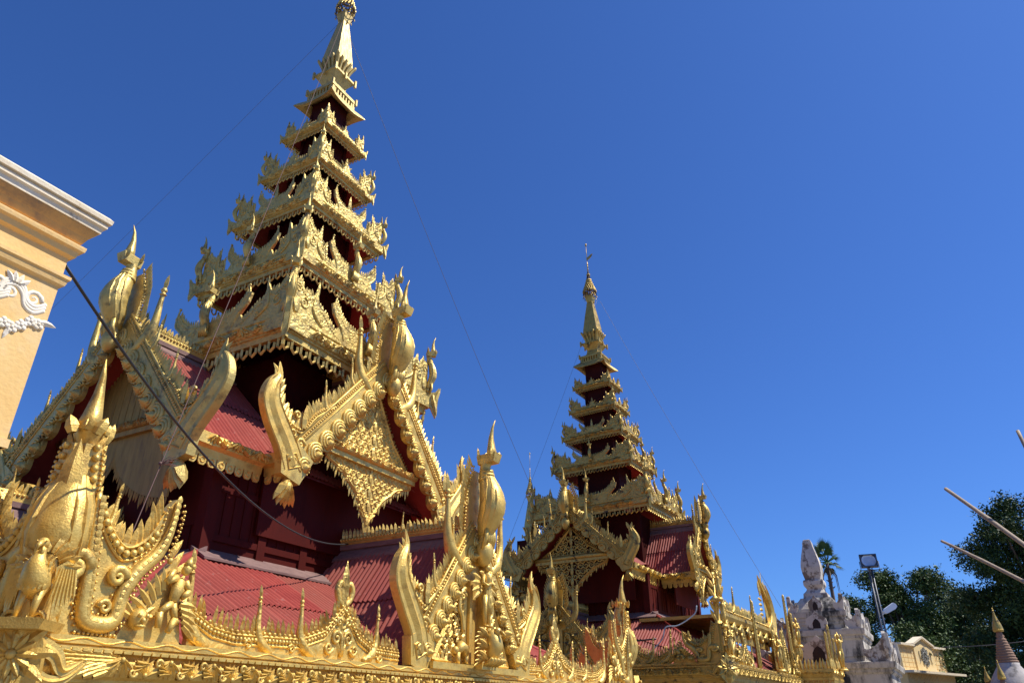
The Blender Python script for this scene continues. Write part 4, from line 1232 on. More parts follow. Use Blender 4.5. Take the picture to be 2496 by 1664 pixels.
def eave(root, U, V, z, wu, wv, zw, gm, gmc, roofm, gables_at, fine=True, s_out_gap=2.0, s_in=2.25):
    """the great lower roof: four corrugated slopes, cornice with carved frieze, parapet crests and corner wings"""
    rf = MB()
    for k in range(4):
        L, D, wl, wd = (U, V, wu, wv) if k % 2 == 0 else (V, U, wv, wu)
        fr = sidefr(k, U, V)
        run = D - wd
        rise = zw - (z - 0.16)
        l = math.hypot(run, rise)
        A = fr.s
        B = tuple((-fr.d[i] * run / l + fr.t[i] * rise / l) for i in range(3))
        o = fr.p(-L, 0, z - 0.16)
        hi = lambda x, L=L, wl=wl, l=l: l * min(1.0, x / (L - wl), (2 * L - x) / (L - wl))
        corr(rf, o, A, B, 2 * L, lambda x: 0.0, hi)
        rf.add([fr.p(-L, 0, z - 0.24), fr.p(L, 0, z - 0.24), fr.p(wl, -run, zw - 0.08), fr.p(-wl, -run, zw - 0.08)], [[0, 1, 2, 3]])
    part = rf.build('lower_roof', roofm, root, (0, 0, ZC))
    fl = MB()
    for k in range(4):
        wl = wu if k % 2 == 0 else wv
        fr = sidefr(k, wu, wv)
        fl.prism([(0.0, zw + 0.02), (0.42, zw - 0.17), (0.42, zw - 0.13), (0.0, zw + 0.10)], -wl - 0.2, wl + 0.2, Fr(fr.o, fr.d, fr.s, fr.t))
    fl.build('wall_flashing', WOOD, part)
    for sx in (-1, 1):
        for sy in (-1, 1):
            hp = MB()
            hp.tube([(sx * (U - 0.3), sy * (V - 0.3), z - 0.02), (sx * wu, sy * wv, zw + 0.03)], 0.07, 6)
            hp.build('hip_cap', roofm, part)
    co = MB()
    co.ring([(-0.30, z), (0.03, z), (0.03, z - 0.075), (-0.02, z - 0.085), (-0.02, z - 0.10), (0.10, z - 0.105), (0.10, z - 0.135), (0.03, z - 0.15), (0.05, z - 0.19), (0.095, z - 0.235), (0.105, z - 0.30), (0.07, z - 0.37), (0.0, z - 0.40), (0.0, z - 0.43), (-0.05, z - 0.45), (-0.05, z - 0.56), (-0.10, z - 0.57), (-0.10, z - 0.66), (-0.35, z - 0.66)], U, V)
    c = co.build('cornice', gm, part)
    fz = MB()
    for k in range(4):
        L = U if k % 2 == 0 else V
        fr = sidefr(k, U, V)
        if k < 2:
            n = int(2 * L / 0.115)
            for i in range(n):
                s = -L + 2 * L * (i + 0.5) / n
                fz.box(s - 0.046, s + 0.046, 0.09, 0.118, z - 0.148, z - 0.118, fr)
            m_ = int(2 * (L - 0.9) / 0.30)
            for i in range(m_):
                s = -(L - 0.9) + 2 * (L - 0.9) * (i + 0.5) / m_
                sg = 1 if i % 2 else -1
                # acanthus fan
                for j in range(7):
                    a = (j - 3) * 0.36
                    fz.blade(fr, s, 0.09, z - 0.275 - sg * 0.085, 0.21, 0.055, (0 if sg > 0 else PI) + a * sg, 0.15, 0.045)
                fz.ball(s, 0.12, z - 0.275 - sg * 0.07, 0.03, fr)
                for j in range(4):
                    fz.blade(fr, s + 0.12 + 0.02 * j, 0.10, z - 0.275 + sg * (0.09 - 0.05 * j), 0.17, 0.05, PI / 2 + sg * (0.5 - 0.25 * j), 0.2 * sg, 0.045)
                fz.spiral(fr, s + 0.145, z - 0.275 + sg * 0.05, 0.05, 0.125, 1.2, 0, sg, 0.02, 5)
            w_ = 0.0
            nw = int(2 * L / 0.05)
            fz.tube([(-L + 2 * L * i / nw, 0.032, z - 0.038 + 0.022 * math.sin(i * 0.62)) for i in range(nw + 1)], 0.009, 4, fr)
        else:
            foliage_roll(fz, fr, -L + 0.8, L - 0.8, z - 0.28, 0.09, 0.08, 0.34)
        for sg in (-1, 1):
            g = fr.sub(0, 0, 0, 0, sg)
            # feathered cuff and flame tongues at the cornice end
            for i in range(5):
                for j in range(6):
                    fz.blade(g, L - 0.34 - 0.11 * i, 0.085, z - 0.38 + 0.05 * j, 0.26, 0.075, -PI / 2 + 0.35 - 0.12 * j, 0.1, 0.04 - 0.004 * i)
            P = cat([(L - 0.12, z - 0.12), (L - 0.30, z - 0.20), (L - 0.42, z - 0.34), (L - 0.62, z - 0.24)], 5)
            fz.ribbon(g, P, interp([0.16, 0.15, 0.11, 0.02], len(P)), 0.05, 0.15, 0.03)
            P = cat([(L - 0.10, z - 0.36), (L - 0.28, z - 0.44), (L - 0.48, z - 0.40), (L - 0.70, z - 0.22)], 5)
            fz.ribbon(g, P, interp([0.14, 0.12, 0.08, 0.02], len(P)), 0.04, 0.14, 0.03)
    fz.build('carved_frieze', gm, c)
    # corner rosettes on the cornice
    for sx, sy in ((-1, -1), (1, -1), (1, 1), (-1, 1)):
        mb = MB()
        dd = (sx * 0.7071, sy * 0.7071, 0)
        ss = (-sy * 0.7071 * 1, sx * 0.7071 * 1, 0)
        f = Fr((sx * U, sy * V, z), ss, dd, (0, 0, 1))
        mb.prism([(-0.26, -0.48), (-0.12, -0.62), (0, -0.78), (0.12, -0.62), (0.26, -0.48), (0.24, -0.12), (0.16, 0.06), (0.08, 0.10), (0.0, 0.30), (-0.08, 0.10), (-0.16, 0.06), (-0.24, -0.12)], -0.05, 0.10, f)
        for i in range(12):
            a = 2 * PI * i / 12
            mb.blade(f, 0.05 * math.sin(a), 0.13, -0.22 + 0.05 * math.cos(a), 0.17, 0.075, a, 0, 0.03)
        for i in range(9):
            a = 2 * PI * i / 9
            mb.blade(f, 0.12 * math.sin(a), 0.10, -0.24 + 0.12 * math.cos(a), 0.26, 0.11, a, 0.1, 0.03)
        mb.lathe([(0.05, 0.10), (0.05, 0.15), (0.03, 0.18), (0.004, 0.19)], 8, Fr(f.p(0, 0, -0.22), f.s, f.t, f.d))
        for i in range(6):
            mb.blade(f, (i - 2.5) * 0.05, 0.10, -0.40, 0.34, 0.09, PI + (i - 2.5) * 0.16, 0, 0.04)
        for sg in (-1, 1):
            mb.spiral(f.sub(0, 0, 0, 0, sg), 0.13, 0.10, 0.075, 0.08, 1.3, PI, -1, 0.03, 5)
        mb.build('corner_rosette', gm, c)
    # crests
    for k in range(4):
        L = U if k % 2 == 0 else V
        fr = sidefr(k, U, V)
        fr = Fr(fr.p(0, -0.14, z), fr.s, fr.d, fr.t)
        for sg in (-1, 1):
            g = fr.sub(0, 0, 0, 0, sg)
            o = eave_crest(fr, L, s_in, L - s_out_gap, gmc, part, sg)
            cw = MB()
            gg = fr.sub(sg * L, 0.10, 0, 0, -sg)
            if not fine:
                gg = Fr(gg.o, gg.s, gg.d, (0, 0, 0.62))
            corner_wing(cw, gg)
            relief_figures(cw, gg, 1.08)
            cw.build('corner_wing', gm, part)
    for sx, sy in ((-1, -1), (1, -1), (1, 1), (-1, 1)):
        if not fine and sx < 0 and sy < 0:
            continue
        f = Fr((sx * (U - 0.30), sy * (V - 0.30), z + 0.05), (-sy * 0.7071, sx * 0.7071, 0), (sx * 0.7071, sy * 0.7071, 0), (0, 0, 1))
        bird(f, 2.95, 'bird_finial', gm, part, True, 0.02, None, True, 0.90, 1.02)
    return part

def body(root, wu, wv, z0, z1, m, tw=None):
    mb = MB()
    mb.box(-wu, wu, -wv, wv, z0, z1)
    for sx in (-1, 1):
        for sy in (-1, 1):
            mb.box(sx * wu - 0.13, sx * wu + 0.13, sy * wv - 0.13, sy * wv + 0.13, z0, z1 - 0.02)
    for sy in (-1, 1):
        for x in (-0.62, -0.30, 0.30, 0.62):
            mb.box(x * wu - 0.10, x * wu + 0.10, sy * wv - 0.05, sy * wv + 0.05, z0, z1 - 0.03)
        mb.box(-wu, wu, sy * wv - 0.04, sy * wv + 0.04, z0 + 0.62, z0 + 0.74)
    n = int(2 * wu / 0.24)
    for i in range(n):
        x = -wu + 2 * wu * (i + 0.5) / n
        for sy in (-1, 1):
            mb.box(x - 0.016, x + 0.016, sy * wv - 0.018, sy * wv + 0.018, z0 + 0.76, z1 - 0.05)
    n = int(2 * wv / 0.24)
    for i in range(n):
        y = -wv + 2 * wv * (i + 0.5) / n
        for sx in (-1, 1):
            mb.box(sx * wu - 0.018, sx * wu + 0.018, y - 0.016, y + 0.016, z0 + 0.2, z1 - 0.05)
    for sy in (-1, 1):
        mb.box(-wu * 0.98, wu * 0.98, sy * wv - 0.03, sy * wv + 0.03, z0 + 1.55, z0 + 1.66)
    for sx in (-1, 1):
        for y in (-0.45, 0.45):
            mb.box(sx * wu - 0.05, sx * wu + 0.05, y * wv - 0.10, y * wv + 0.10, z0, z1 - 0.03)
    o = mb.build('upper_wall', m, root, (0, 0, ZC))
    if tw:
        t = MB()
        t.box(-tw[0], tw[0], -tw[1], tw[1], z1 - 0.2, tw[2])
        for sx in (-1, 1):
            for sy in (-1, 1):
                t.box(sx * tw[0] - 0.09, sx * tw[0] + 0.09, sy * tw[1] - 0.09, sy * tw[1] + 0.09, z1 - 0.5, tw[2] - 0.01)
        t.build('tower_base_wall', RED_SHADE, o)
    return o

def upper_eave(root, pieces, gm, gmc):
    """eave fascias of the upper cross gables: (p0, p1, outward) in plan, at height z"""
    for (x0, y0), (x1, y1), d, z in pieces:
        l = math.hypot(x1 - x0, y1 - y0)
        s = ((x1 - x0) / l, (y1 - y0) / l, 0)
        f = Fr((x0, y0, z), s, d, (0, 0, 1))
        mb = MB()
        mb.prism([(-0.10, -0.02), (0.06, 0.0), (0.10, -0.10), (0.08, -0.20), (0.0, -0.26), (-0.02, -0.40), (-0.14, -0.40)], 0, l, Fr(f.o, f.d, f.s, f.t))
        foliage_roll(mb, f, 0.25, l - 0.1, -0.11, 0.10, 0.10, 0.24)
        for sg in (0,):
            leafcuff(mb, f, 0.0, 0.42, -0.22, 0.0, 0.09)
        n = int(l / 0.21)
        for i in range(n):
            a = l * (i + 0.5) / n
            mb.prism([(a - 0.095, -0.38), (a - 0.085, -0.52), (a - 0.045, -0.575), (a + 0.045, -0.575), (a + 0.085, -0.52), (a + 0.095, -0.38)], -0.05, -0.02, f)
            mb.tube([(a + 0.05 * math.cos(q * PI / 4), -0.015, -0.48 + 0.05 * math.sin(q * PI / 4)) for q in range(9)], 0.012, 4, f)
        mb.build('eave_fascia', gm, root, (0, 0, ZC))

def lower_front(root, k, dist, z, za, wf, gm, part_m):
    """carved infill of a lower gable: openwork panel, side posts and a niche"""
    fr = yaw_fr([(0, -dist, z), (-dist, 0, z), (0, dist, z), (dist, 0, z)][k], -PI / 2 * k)
    mb = MB()
    h = za - z
    tri = [(-wf * 0.80, 0.10), (wf * 0.80, 0.10), (wf * 0.16, h * 0.80), (-wf * 0.16, h * 0.80)]
    mb.prism(tri, -0.16, -0.10, fr)
    mb.box(-wf * 0.86, wf * 0.86, -0.14, 0.14, 0.0, 0.11, fr)
    for sg in (-1, 1):
        g = fr.sub(0, 0, 0, 0, sg)
        mb.box(0.20, 0.29, -0.10, 0.04, 0.1, h * 0.62, g)
        lattice(mb, g, [(0.34, 0.15), (wf * 0.72, 0.15), (wf * 0.40, h * 0.45), (0.34, h * 0.55)], 0.21, 0.030, -0.05)
        C = cat([(0.42, h * 0.56), (0.56, h * 0.52), (0.60, h * 0.42), (0.50, h * 0.36), (0.44, h * 0.26)], 4)
        mb.tube([(a, 0.0, b) for a, b in C], 0.045, 6, g)
        mb.spiral(g, 0.52, h * 0.50, 0.10, 0.02, 1.4, PI, -1, 0.04, 5)
        # crouching beast at the foot
        mb.tube([(0.38, 0.03, 0.24), (0.46, 0.06, 0.38), (0.58, 0.06, 0.42), (0.70, 0.03, 0.30)], [0.06, 0.09, 0.10, 0.06], 7, g)
        for x in (0.40, 0.68):
            mb.tube([(x, 0.05, 0.30), (x + 0.01, 0.07, 0.12)], [0.055, 0.04], 6, g)
        mb.ball(0.78, 0.06, 0.34, 0.07, g)
        flames(mb, g, [(0.34, 0.14), (wf * 0.7, 0.14)], 0.12, 0.2, 0.10, -0.05, 0, 0)
    return mb.build('gable_panel', gm, part_m)

# ------------------------------------------------------------------ the near pavilion
PV = empty('shrine_pavilion')
tag(PV, 'nearest and tallest gilded pavilion, its stepped tower reaching the top edge', 'pavilion', 'gilded tiered pavilions')
U1, V1, Z1 = 8.4, 6.27, 0.74
pl = MB()
pl.box(-6.4, 6.4, -4.3, 4.3, -ZC, 0.35)
pl.box(-7.4, 7.4, -5.3, 5.3, -ZC, -ZC + 0.4)
for x in (-7.0, -4.2, -1.6, 1.6, 4.2, 7.0):
    for y in (-4.95, 4.95):
        pl.lathe([(0.20, -ZC + 0.4), (0.20, -ZC + 0.7), (0.15, -ZC + 0.8), (0.14, 0.0), (0.2, 0.1), (0.2, 0.3)], 12, Fr((x, y, 0), (1, 0, 0), (0, 1, 0), (0, 0, 1)))
pl.build('lower_wall', RED, PV, (0, 0, ZC))
lr = eave(PV, U1, V1, Z1, 3.65, 2.5, 2.66, GOLD, GOLDC, ROOF, None)
body(PV, 3.65, 2.5, 2.3, 4.75, RED, (1.72, 1.72, 7.72))
HU = ([(0.26, 0.40), (0.60, 0.80), (0.80, 1.14), (0.78, 1.45), (0.66, 1.72), (0.70, 2.00)], [0.66, 0.60, 0.58, 0.52, 0.38, 0.18, 0.015])
HL = ([(0.10, 0.36), (0.38, 0.76), (0.62, 1.12), (0.62, 1.44), (0.50, 1.72), (0.56, 1.98)], [0.56, 0.50, 0.50, 0.45, 0.32, 0.15, 0.015])
gp = gable(PV, 0, 3.55, 2.72, 4.40, 7.62, 3.5, GOLD, GOLDC, ROOF, 2.5, HU, 2.95, 'carved', 0.74, 4.62, 0.13, wall=(0.95, 3.2), tb=(1.55, 5.24), zp=3.82)
gp2 = gable(PV, 1, 4.78, 2.85, 4.32, 7.55, 4.7, GOLDW, GOLDW, ROOF, 3.6, HU, 2.85, 'boards', 0.74, 4.62, 0.13, wall=(1.1, 3.2), tb=(1.95, 5.24), zp=3.55)
gable(PV, 3, 4.78, 2.85, 4.32, 7.55, 4.7, GOLDW, GOLDW, ROOF, 3.6, HU, 2.85, 'boards', 0.74, 4.62, 0.13, wall=(1.1, 3.2), tb=(1.95, 5.24), zp=3.55, hmat=MAROON)
gable(PV, 2, 3.55, 2.72, 4.40, 7.62, 3.5, GOLD, GOLDC, ROOF, 2.5, HU, 2.95, 'carved', 0.74, 4.62, 0.13, wall=(0.95, 3.2), tb=(1.55, 5.24), zp=3.82)
ue = []
for sx in (-1, 1):
    for sy in (-1, 1):
        if sx < 0:
            a, b = (sx * 4.70, sy * 3.05), (sx * 3.0, sy * 3.05)
        else:
            a, b = (sx * 3.0, sy * 3.05), (sx * 4.70, sy * 3.05)
        ue.append((a, b, (0, sy, 0), 4.62))
        ue.append(((sx * 2.92, sy * 3.5), (sx * 2.92, sy * 3.0), (sx, 0, 0), 4.62))
upper_eave(PV, ue, GOLD, GOLDC)
lg = gable(PV, 0, 6.22, 1.82, 0.96, 3.40, 3.75, GOLD, GOLDC, ROOF, 2.5, HL, 2.75, None, 0.58, 0.80, 0.095, pins=(0.30, 0.62), fl=0.22)
lower_front(PV, 0, 6.22, Z1, 3.35, 1.82, GOLD, lg)
lg1 = gable(PV, 1, 8.36, 1.82, 0.96, 3.40, 4.75, GOLD, GOLDC, ROOF, 3.65, HL, 2.75, None, 0.58, 0.80, 0.095, pins=(0.30, 0.62), fl=0.22)
lower_front(PV, 1, 8.36, Z1, 3.35, 1.82, GOLD, lg1)
lg2 = gable(PV, 3, 8.36, 1.82, 0.96, 3.40, 4.75, GOLD, GOLDC, ROOF, 3.65, HL, 2.75, None, 0.58, 0.80, 0.095, pins=(0.30, 0.62), fl=0.22)
lower_front(PV, 3, 8.36, Z1, 3.35, 1.82, GOLD, lg2)
lg3 = gable(PV, 2, 6.22, 1.82, 0.96, 3.40, 3.75, GOLD, GOLDC, ROOF, 2.5, HL, 2.75, None, 0.58, 0.80, 0.095, pins=(0.30, 0.62), fl=0.22)
lower_front(PV, 2, 6.22, Z1, 3.35, 1.82, GOLD, lg3)
TI = [(2.72, 2.72, 8.15), (1.92, 1.92, 10.65), (1.51, 1.51, 12.90), (1.147, 1.147, 14.77), (0.88, 0.88, 16.48)]
tower(PV, TI, 22.7, GOLDW, GOLDWC, GOLDP, ROOF, 7.0, 2.1)
spire(PV, 0, 0, 17.85, 1.0, GOLDW, GOLDP, IRON)

# ------------------------------------------------------------------ the far pavilion
P2 = empty('shrine_pavilion', (20.0, -1.33, 0), -0.04)
tag(P2, 'smaller gilded pavilion with blackened finials, its whole spire and vane in view', 'pavilion', 'gilded tiered pavilions')
U2, V2, Z2 = 6.0, 6.4, 1.66
pl = MB()
pl.box(-4.6, 4.6, -4.8, 4.8, -ZC, 1.3)
pl.box(-5.3, 5.3, -5.6, 5.6, -ZC, -ZC + 0.5)
pl.build('lower_wall', RED, P2, (0, 0, ZC))
eave(P2, U2, V2, Z2, 3.1, 2.9, 3.66, GOLDT, GOLDTC, ROOF2, None, False, 2.0, 1.9)
body(P2, 3.1, 2.7, 3.2, 5.6, RED, (1.35, 1.9, 8.2))
H2 = ([(0.16, 0.32), (0.36, 0.66), (0.44, 0.95), (0.36, 1.22), (0.30, 1.42), (0.36, 1.62)], [0.52, 0.48, 0.48, 0.42, 0.28, 0.13, 0.015])
gable(P2, 1, 4.70, 2.55, 5.38, 7.75, 4.6, GOLDT, GOLDTC, ROOF2, 3.0, H2, 2.3, 'lattice', 0.50, 5.5, 0.0, wall=(1.2, 4.2), tb=(1.65, 5.86), zp=4.42, simple=True)
gable(P2, 3, 4.70, 2.55, 5.38, 7.75, 4.6, GOLDT, GOLDTC, ROOF2, 3.0, H2, 2.3, 'lattice', 0.50, 5.5, 0.0, wall=(1.2, 4.2), tb=(1.65, 5.86), zp=4.42, simple=True)
gable(P2, 0, 4.30, 1.50, 5.25, 7.75, 4.2, GOLDT, GOLDTC, ROOF2, 2.7, H2, 2.1, 'carved', 0.42, 5.4, 0.0, wall=(1.0, 4.2), tb=(0.95, 5.80), zp=4.45, simple=True)
gable(P2, 2, 4.30, 1.50, 5.25, 7.75, 4.2, GOLDT, GOLDTC, ROOF2, 2.7, H2, 2.1, 'carved', 0.42, 5.4, 0.0, wall=(1.0, 4.2), tb=(0.95, 5.80), zp=4.45, simple=True)
ue = []
for sx in (-1, 1):
    for sy in (-1, 1):
        a, b = (sx * 4.62, sy * 2.75), (sx * 1.7, sy * 2.75)
        ue.append((a, b, (0, sy, 0), 5.45))
        ue.append(((sx * 1.62, sy * 4.2), (sx * 1.62, sy * 2.8), (sx, 0, 0), 5.40))
upper_eave(P2, ue, GOLDT, GOLDTC)
for k, d_, L_ in ((1, 5.96, 1.9), (2, 6.36, 1.9), (3, 5.96, 1.9)):
    g2 = gable(P2, k, d_, 1.75, Z2 + 0.2, Z2 + 2.15, 3.2, GOLDT, GOLDTC, ROOF2, 2.9, HL, 2.4, None, 0.42, Z2 + 0.06, 0.085, pins=(0.3, 0.62), fl=0.2, simple=True)
    lower_front(P2, k, d_, Z2, Z2 + 2.1, 1.75, GOLDT, g2)
T2 = [(2.08, 2.88, 8.72), (1.45, 2.01, 10.92), (1.11, 1.54, 12.55), (0.86, 1.19, 13.99), (0.72, 0.98, 15.31)]
LEAN = (-0.019, -0.0105)
tower(P2, T2, 20, GOLDT, GOLDTC, GOLDP, ROOF2, 7.2, 2.0, fringe_on=True, lean=LEAN)
spire(P2, 0, 0, 16.35, 1.08, GOLDT, GOLDT, IRON, True, True, LEAN, 0.87)
# ------------------------------------------------------------------ porch roof and flame spires on the far pavilion's near side
pe = MB()
pe.box(-3.9, 2.9, -5.95, -2.6, 3.30, 3.42)
pe.prism([(-0.02, 0), (0.08, -0.02), (0.10, -0.14), (0.04, -0.26), (-0.06, -0.34), (-0.2, -0.34)], -4.0, 3.0, Fr((0, -5.95, 3.46), (0, -1, 0), (1, 0, 0), (0, 0, 1)))
pr = pe.build('porch_eave', GOLDT, P2, (0, 0, ZC))
pb = MB()
f = Fr((0, -5.93, 3.46))
for sg in (0,):
    pb.prism([(-4.0, 0), (2.6, 0), (2.6, 0.16), (-4.0, 0.16)], -0.08, 0, f)
    flames(pb, f, [(-4.0, 0.16), (2.5, 0.16)], 0.15, 0.34, 0.13, -0.04, 0.1, 0.2, 0.04)
    beads(pb, f, [(-4.0, 0.08), (2.6, 0.08)], 0.12, 0.04, 0.0)
for s in (-2.4, 0.2):
    pinnacle(pb, f, s, 0.1, 1.0, 1)
pb.build('flame_crest', GOLDT, pr)
ps = MB()
for i in range(7):
    s = -3.6 + 0.95 * i
    ps.spiral(f, s, -0.52, 0.22, 0.02, 1.4, PI / 2, 1, 0.075, 6, [(s - 0.6, -0.62), (s - 0.35, -0.45), (s - 0.15, -0.28)])
    ps.ball(s + 0.3, 0.05, -0.5, 0.09, f)
ps.prism([(-4.0, -0.9), (2.6, -0.9), (2.9, -0.3), (-4.0, -0.3)], -0.16, -0.05, f)
ps.build('scroll_bracket', GOLDT, pr)
ph = MB()
horn(ph, f, [(2.5, -0.35), (3.15, -0.05), (3.50, 0.50), (3.42, 1.02), (3.0, 1.48), (2.5, 1.85), (2.15, 2.2)], [1.0, 0.98, 0.80, 0.66, 0.48, 0.28, 0.03], -0.16, 0.10, 5, 0.03, (1, 0.15, 0.75, 0.22, 0.2, 0.5))
flames(ph, f, [(2.3, 0.5), (2.3, 1.3), (2.1, 1.7)], 0.2, 0.45, 0.16, -0.05, -0.6, 0.6, 0.05)
ph.build('terminal_horn', GOLD, pr)
for u, z0, h in ((-1.2, 1.7, 2.35), (1.55, 1.7, 1.5), (3.1, 1.7, 1.6), (4.75, 1.7, 3.3), (5.75, 1.7, 2.6)):
    fs = MB()
    g = Fr((u, -6.3, z0))
    fs.tube([(0, 0, 0), (0, 0, h * 0.5), (0, 0, h * 0.97)], [0.10, 0.07, 0.025], 6, g)
    n = int(h / 0.13)
    for i in range(n):
        t = h * i / n
        r = 0.26 * (1 - i / n) + 0.06
        for a in (-0.62, 0.62, -0.25, 0.25):
            fs.blade(g, r * a * 0.55, 0.02, t, 0.26, 0.11, a * 0.6, 0, 0.05)
    fs.ball(0, 0, h, 0.035, g, rt=0.08)
    fs.build('flame_spire', GOLDT, P2, (0, 0, ZC))

for u in (2.3, 4.0, 5.3):
    g = Fr((u, -6.22, 1.68))
    pd = MB()
    e = [(-0.85, 0.35), (-0.5, 0.62), (-0.2, 1.05), (0, 1.45), (0.2, 1.05), (0.5, 0.62), (0.85, 0.35)]
    pd.prism([(-0.85, 0), (0.85, 0)] + e[::-1], -0.08, 0, g)
    flames(pd, g, e[:4], 0.13, 0.32, 0.11, -0.04, -0.2, 0.5, 0.04)
    flames(pd, g, e[3:], 0.13, 0.32, 0.11, -0.04, 0.2, 0.5, 0.04)
    beads(pd, g, [(a, b - 0.10) for a, b in e], 0.1, 0.04, 0.01)
    for sg in (-1, 1):
        pd.spiral(g, sg * 0.26, 0.42, 0.17, 0.0, 1.4, PI if sg > 0 else 0, -sg, 0.05)
        pd.spiral(g, sg * 0.60, 0.22, 0.12, 0.0, 1.3, PI if sg > 0 else 0, -sg, 0.04)
    pd.blade(g, 0, -0.03, 1.25, 0.75, 0.18, 0, 0, 0.06)
    pd.build('carved_pediment', GOLDTC, P2, (0, 0, ZC))

# gilded guardian statues on the far pavilion's near corner and eave
def loc2(x, y, z):
    c, s = math.cos(-0.04), math.sin(-0.04)
    return (20.0 + x * c - y * s, -1.33 + x * s + y * c, z + ZC)
def statue(x, y, z, h, rot, label, arms='fold', wings=False, pos=None, m=None):
    p = pos or loc2(x, y, z)
    r = empty('statue', p, rot)
    tag(r, label, 'statue', 'gilded statues on the roof edges')
    b = MB()
    b.lathe([(0.20 * h * .8, -0.05), (0.20 * h * .8, 0.0), (0.17 * h * .8, 0.02), (0.15 * h * .8, 0.05)], 8, Fr((0, 0, 0), (1, 0, 0), (0, 1, 0), (0, 0, 1)))
    b.build('pedestal', m or GOLD, r)
    human(Fr((0, 0, 0.05)), h, 'figure', m or GOLD, r, arms, wings)
    return r
statue(-5.75, -6.55, 1.80, 0.95, -0.75, 'short gilded figure, lowest of a column of three statues on the smaller pavilion')
statue(-5.78, -6.45, 2.78, 0.85, -0.75, 'gilded figure with hands on its waist in the middle of a column of three statues', 'down')
statue(-5.80, -6.40, 3.66, 0.85, -0.75, 'gilded figure with both arms raised on top of a column of three statues', 'up')
co = MB()
f = Fr((0, 0, 0), (1, 0, 0), (0, 1, 0), (0, 0, 1))
co.lathe([(0.24, 1.66), (0.24, 1.8), (0.10, 1.9), (0.10, 2.70), (0.22, 2.75), (0.22, 2.80), (0.10, 2.86), (0.10, 3.58), (0.2, 3.62), (0.2, 3.68), (0.05, 3.8), (0.05, 4.6)], 8, Fr((-5.65, -6.2, 0), (1, 0, 0), (0, 1, 0), (0, 0, 1)))
for z in (1.9, 2.2, 2.5, 3.0, 3.3, 3.8, 4.1, 4.4):
    for a in (-1, 1):
        co.blade(Fr((-5.65, -6.25, z), (0.7, -0.7, 0), (-0.7, -0.7, 0), (0, 0, 1)), a * 0.12, 0.02, 0, 0.4, 0.15, a * 0.5, 0, 0.05)
co.build('statue_column', GOLD, P2, (0, 0, ZC))
statue(1.15, -6.55, 1.70, 1.35, -0.5, 'gilded figure standing under the big golden horn of the smaller pavilion')
statue(5.25, -6.60, 2.9, 1.15, -0.4, 'gilded figure between two flame spires right of the big golden horn')
statue(6.75, -8.05, 1.95, 1.5, -0.4, 'tall gilded figure at the far right end of the golden roofs', 'up')

# low gilded porch beyond the far pavilion
lp = empty('porch', (26.3, -8.45, 0), -0.04)
tag(lp, 'low gilded porch roof between the smaller pavilion and the old white stupa', 'porch')
b = MB()
b.box(-1.0, 1.0, -0.7, 0.8, -ZC, 1.5)
b.build('wall', YELLOW, lp, (0, 0, ZC))
b = MB()
b.ring([(-0.2, 1.95), (0.10, 1.95), (0.12, 1.82), (0.04, 1.66), (0.0, 1.5), (-0.2, 1.5)], 1.2, 0.9)
for k in (0, 1):
    L = 1.2 if k == 0 else 0.9
    ff = sidefr(k, 1.2, 0.9)
    foliage_roll(b, ff, -L, L, 1.78, 0.09, 0.08, 0.3)
    fringe(b, Fr(ff.p(0, 0.03, 1.5), ff.s, ff.d, ff.t), -L, L, 0, 0.22, 0.22, 0, 0.035)
    flames(b, Fr(ff.p(0, 0, 1.95), ff.s, ff.d, ff.t), [(-L, 0), (L, 0)], 0.16, 0.45, 0.14, 0, 0, 0, 0.05)
b.build('roof_edge', GOLD, lp, (0, 0, ZC))
for s, h in ((-1.0, 1.5), (-0.1, 1.9), (0.8, 1.3)):
    b = MB()
    g = Fr((s, -0.85, 1.95))
    b.tube([(0, 0, 0), (0, 0, h * 0.97)], [0.09, 0.02], 6, g)
    for i in range(int(h / 0.13)):
        w_ = 0.24 * (1 - i * 0.13 / h) + 0.05
        for a in (-0.6, 0.6, -0.2, 0.2):
            b.blade(g, w_ * a * 0.6, 0.02, 0.13 * i, 0.26, 0.11, a * 0.6, 0, 0.05)
    b.build('flame_spire', GOLDT, lp, (0, 0, ZC))

# ------------------------------------------------------------------ statues on the near pavilion
pk = empty('peacock_statue', (-8.44, -6.36, Z1 + ZC + 0.05), -PI / 4 - 0.15)
pk.scale = (0.9, 0.9, 0.95)
tag(pk, 'gilded peacock statue with folded wings and fanned tail on the nearest roof corner', 'statue')
F0 = Fr()
b = MB()
P = cat([(0, -0.10, 0.34), (0, -0.02, 0.36), (0, 0.08, 0.44), (0, 0.13, 0.56), (0, 0.12, 0.66), (0, 0.10, 0.74)], 3)
b.tube(P, interp([0.07, 0.145, 0.155, 0.11, 0.062, 0.045], len(P)), 10, F0)
b.ball(0, 0.115, 0.785, 0.062, F0, rd=0.07, rt=0.06, n=8, m=6)
b.tube([(0, 0.17, 0.785), (0, 0.22, 0.745), (0, 0.225, 0.70)], [0.034, 0.026, 0.006], 6, F0)
for sg in (-1, 1):
    b.ball(sg * 0.035, 0.16, 0.70, 0.022, F0, rd=0.03, rt=0.05)
    b.tube([(sg * 0.075, 0.04, 0.34), (sg * 0.08, 0.08, 0.20), (sg * 0.08, 0.10, 0.06)], [0.06, 0.04, 0.025], 7, F0)
    for q in (-0.04, 0, 0.04):
        b.tube([(sg * 0.08, 0.10, 0.05), (sg * 0.08 + q, 0.20, 0.02)], [0.02, 0.012], 5, F0)
    b.ball(sg * 0.05, 0.165, 0.80, 0.012, F0)
for i in range(5):
    for j in range(7):
        a = (j - 3) * 0.32
        b.blade(Fr(F0.p(0.15 * math.sin(a), 0.02 + 0.155 * math.cos(a), 0.33 + 0.055 * i)), 0, 0, 0.05, 0.075, 0.06, PI, 0, 0.015)
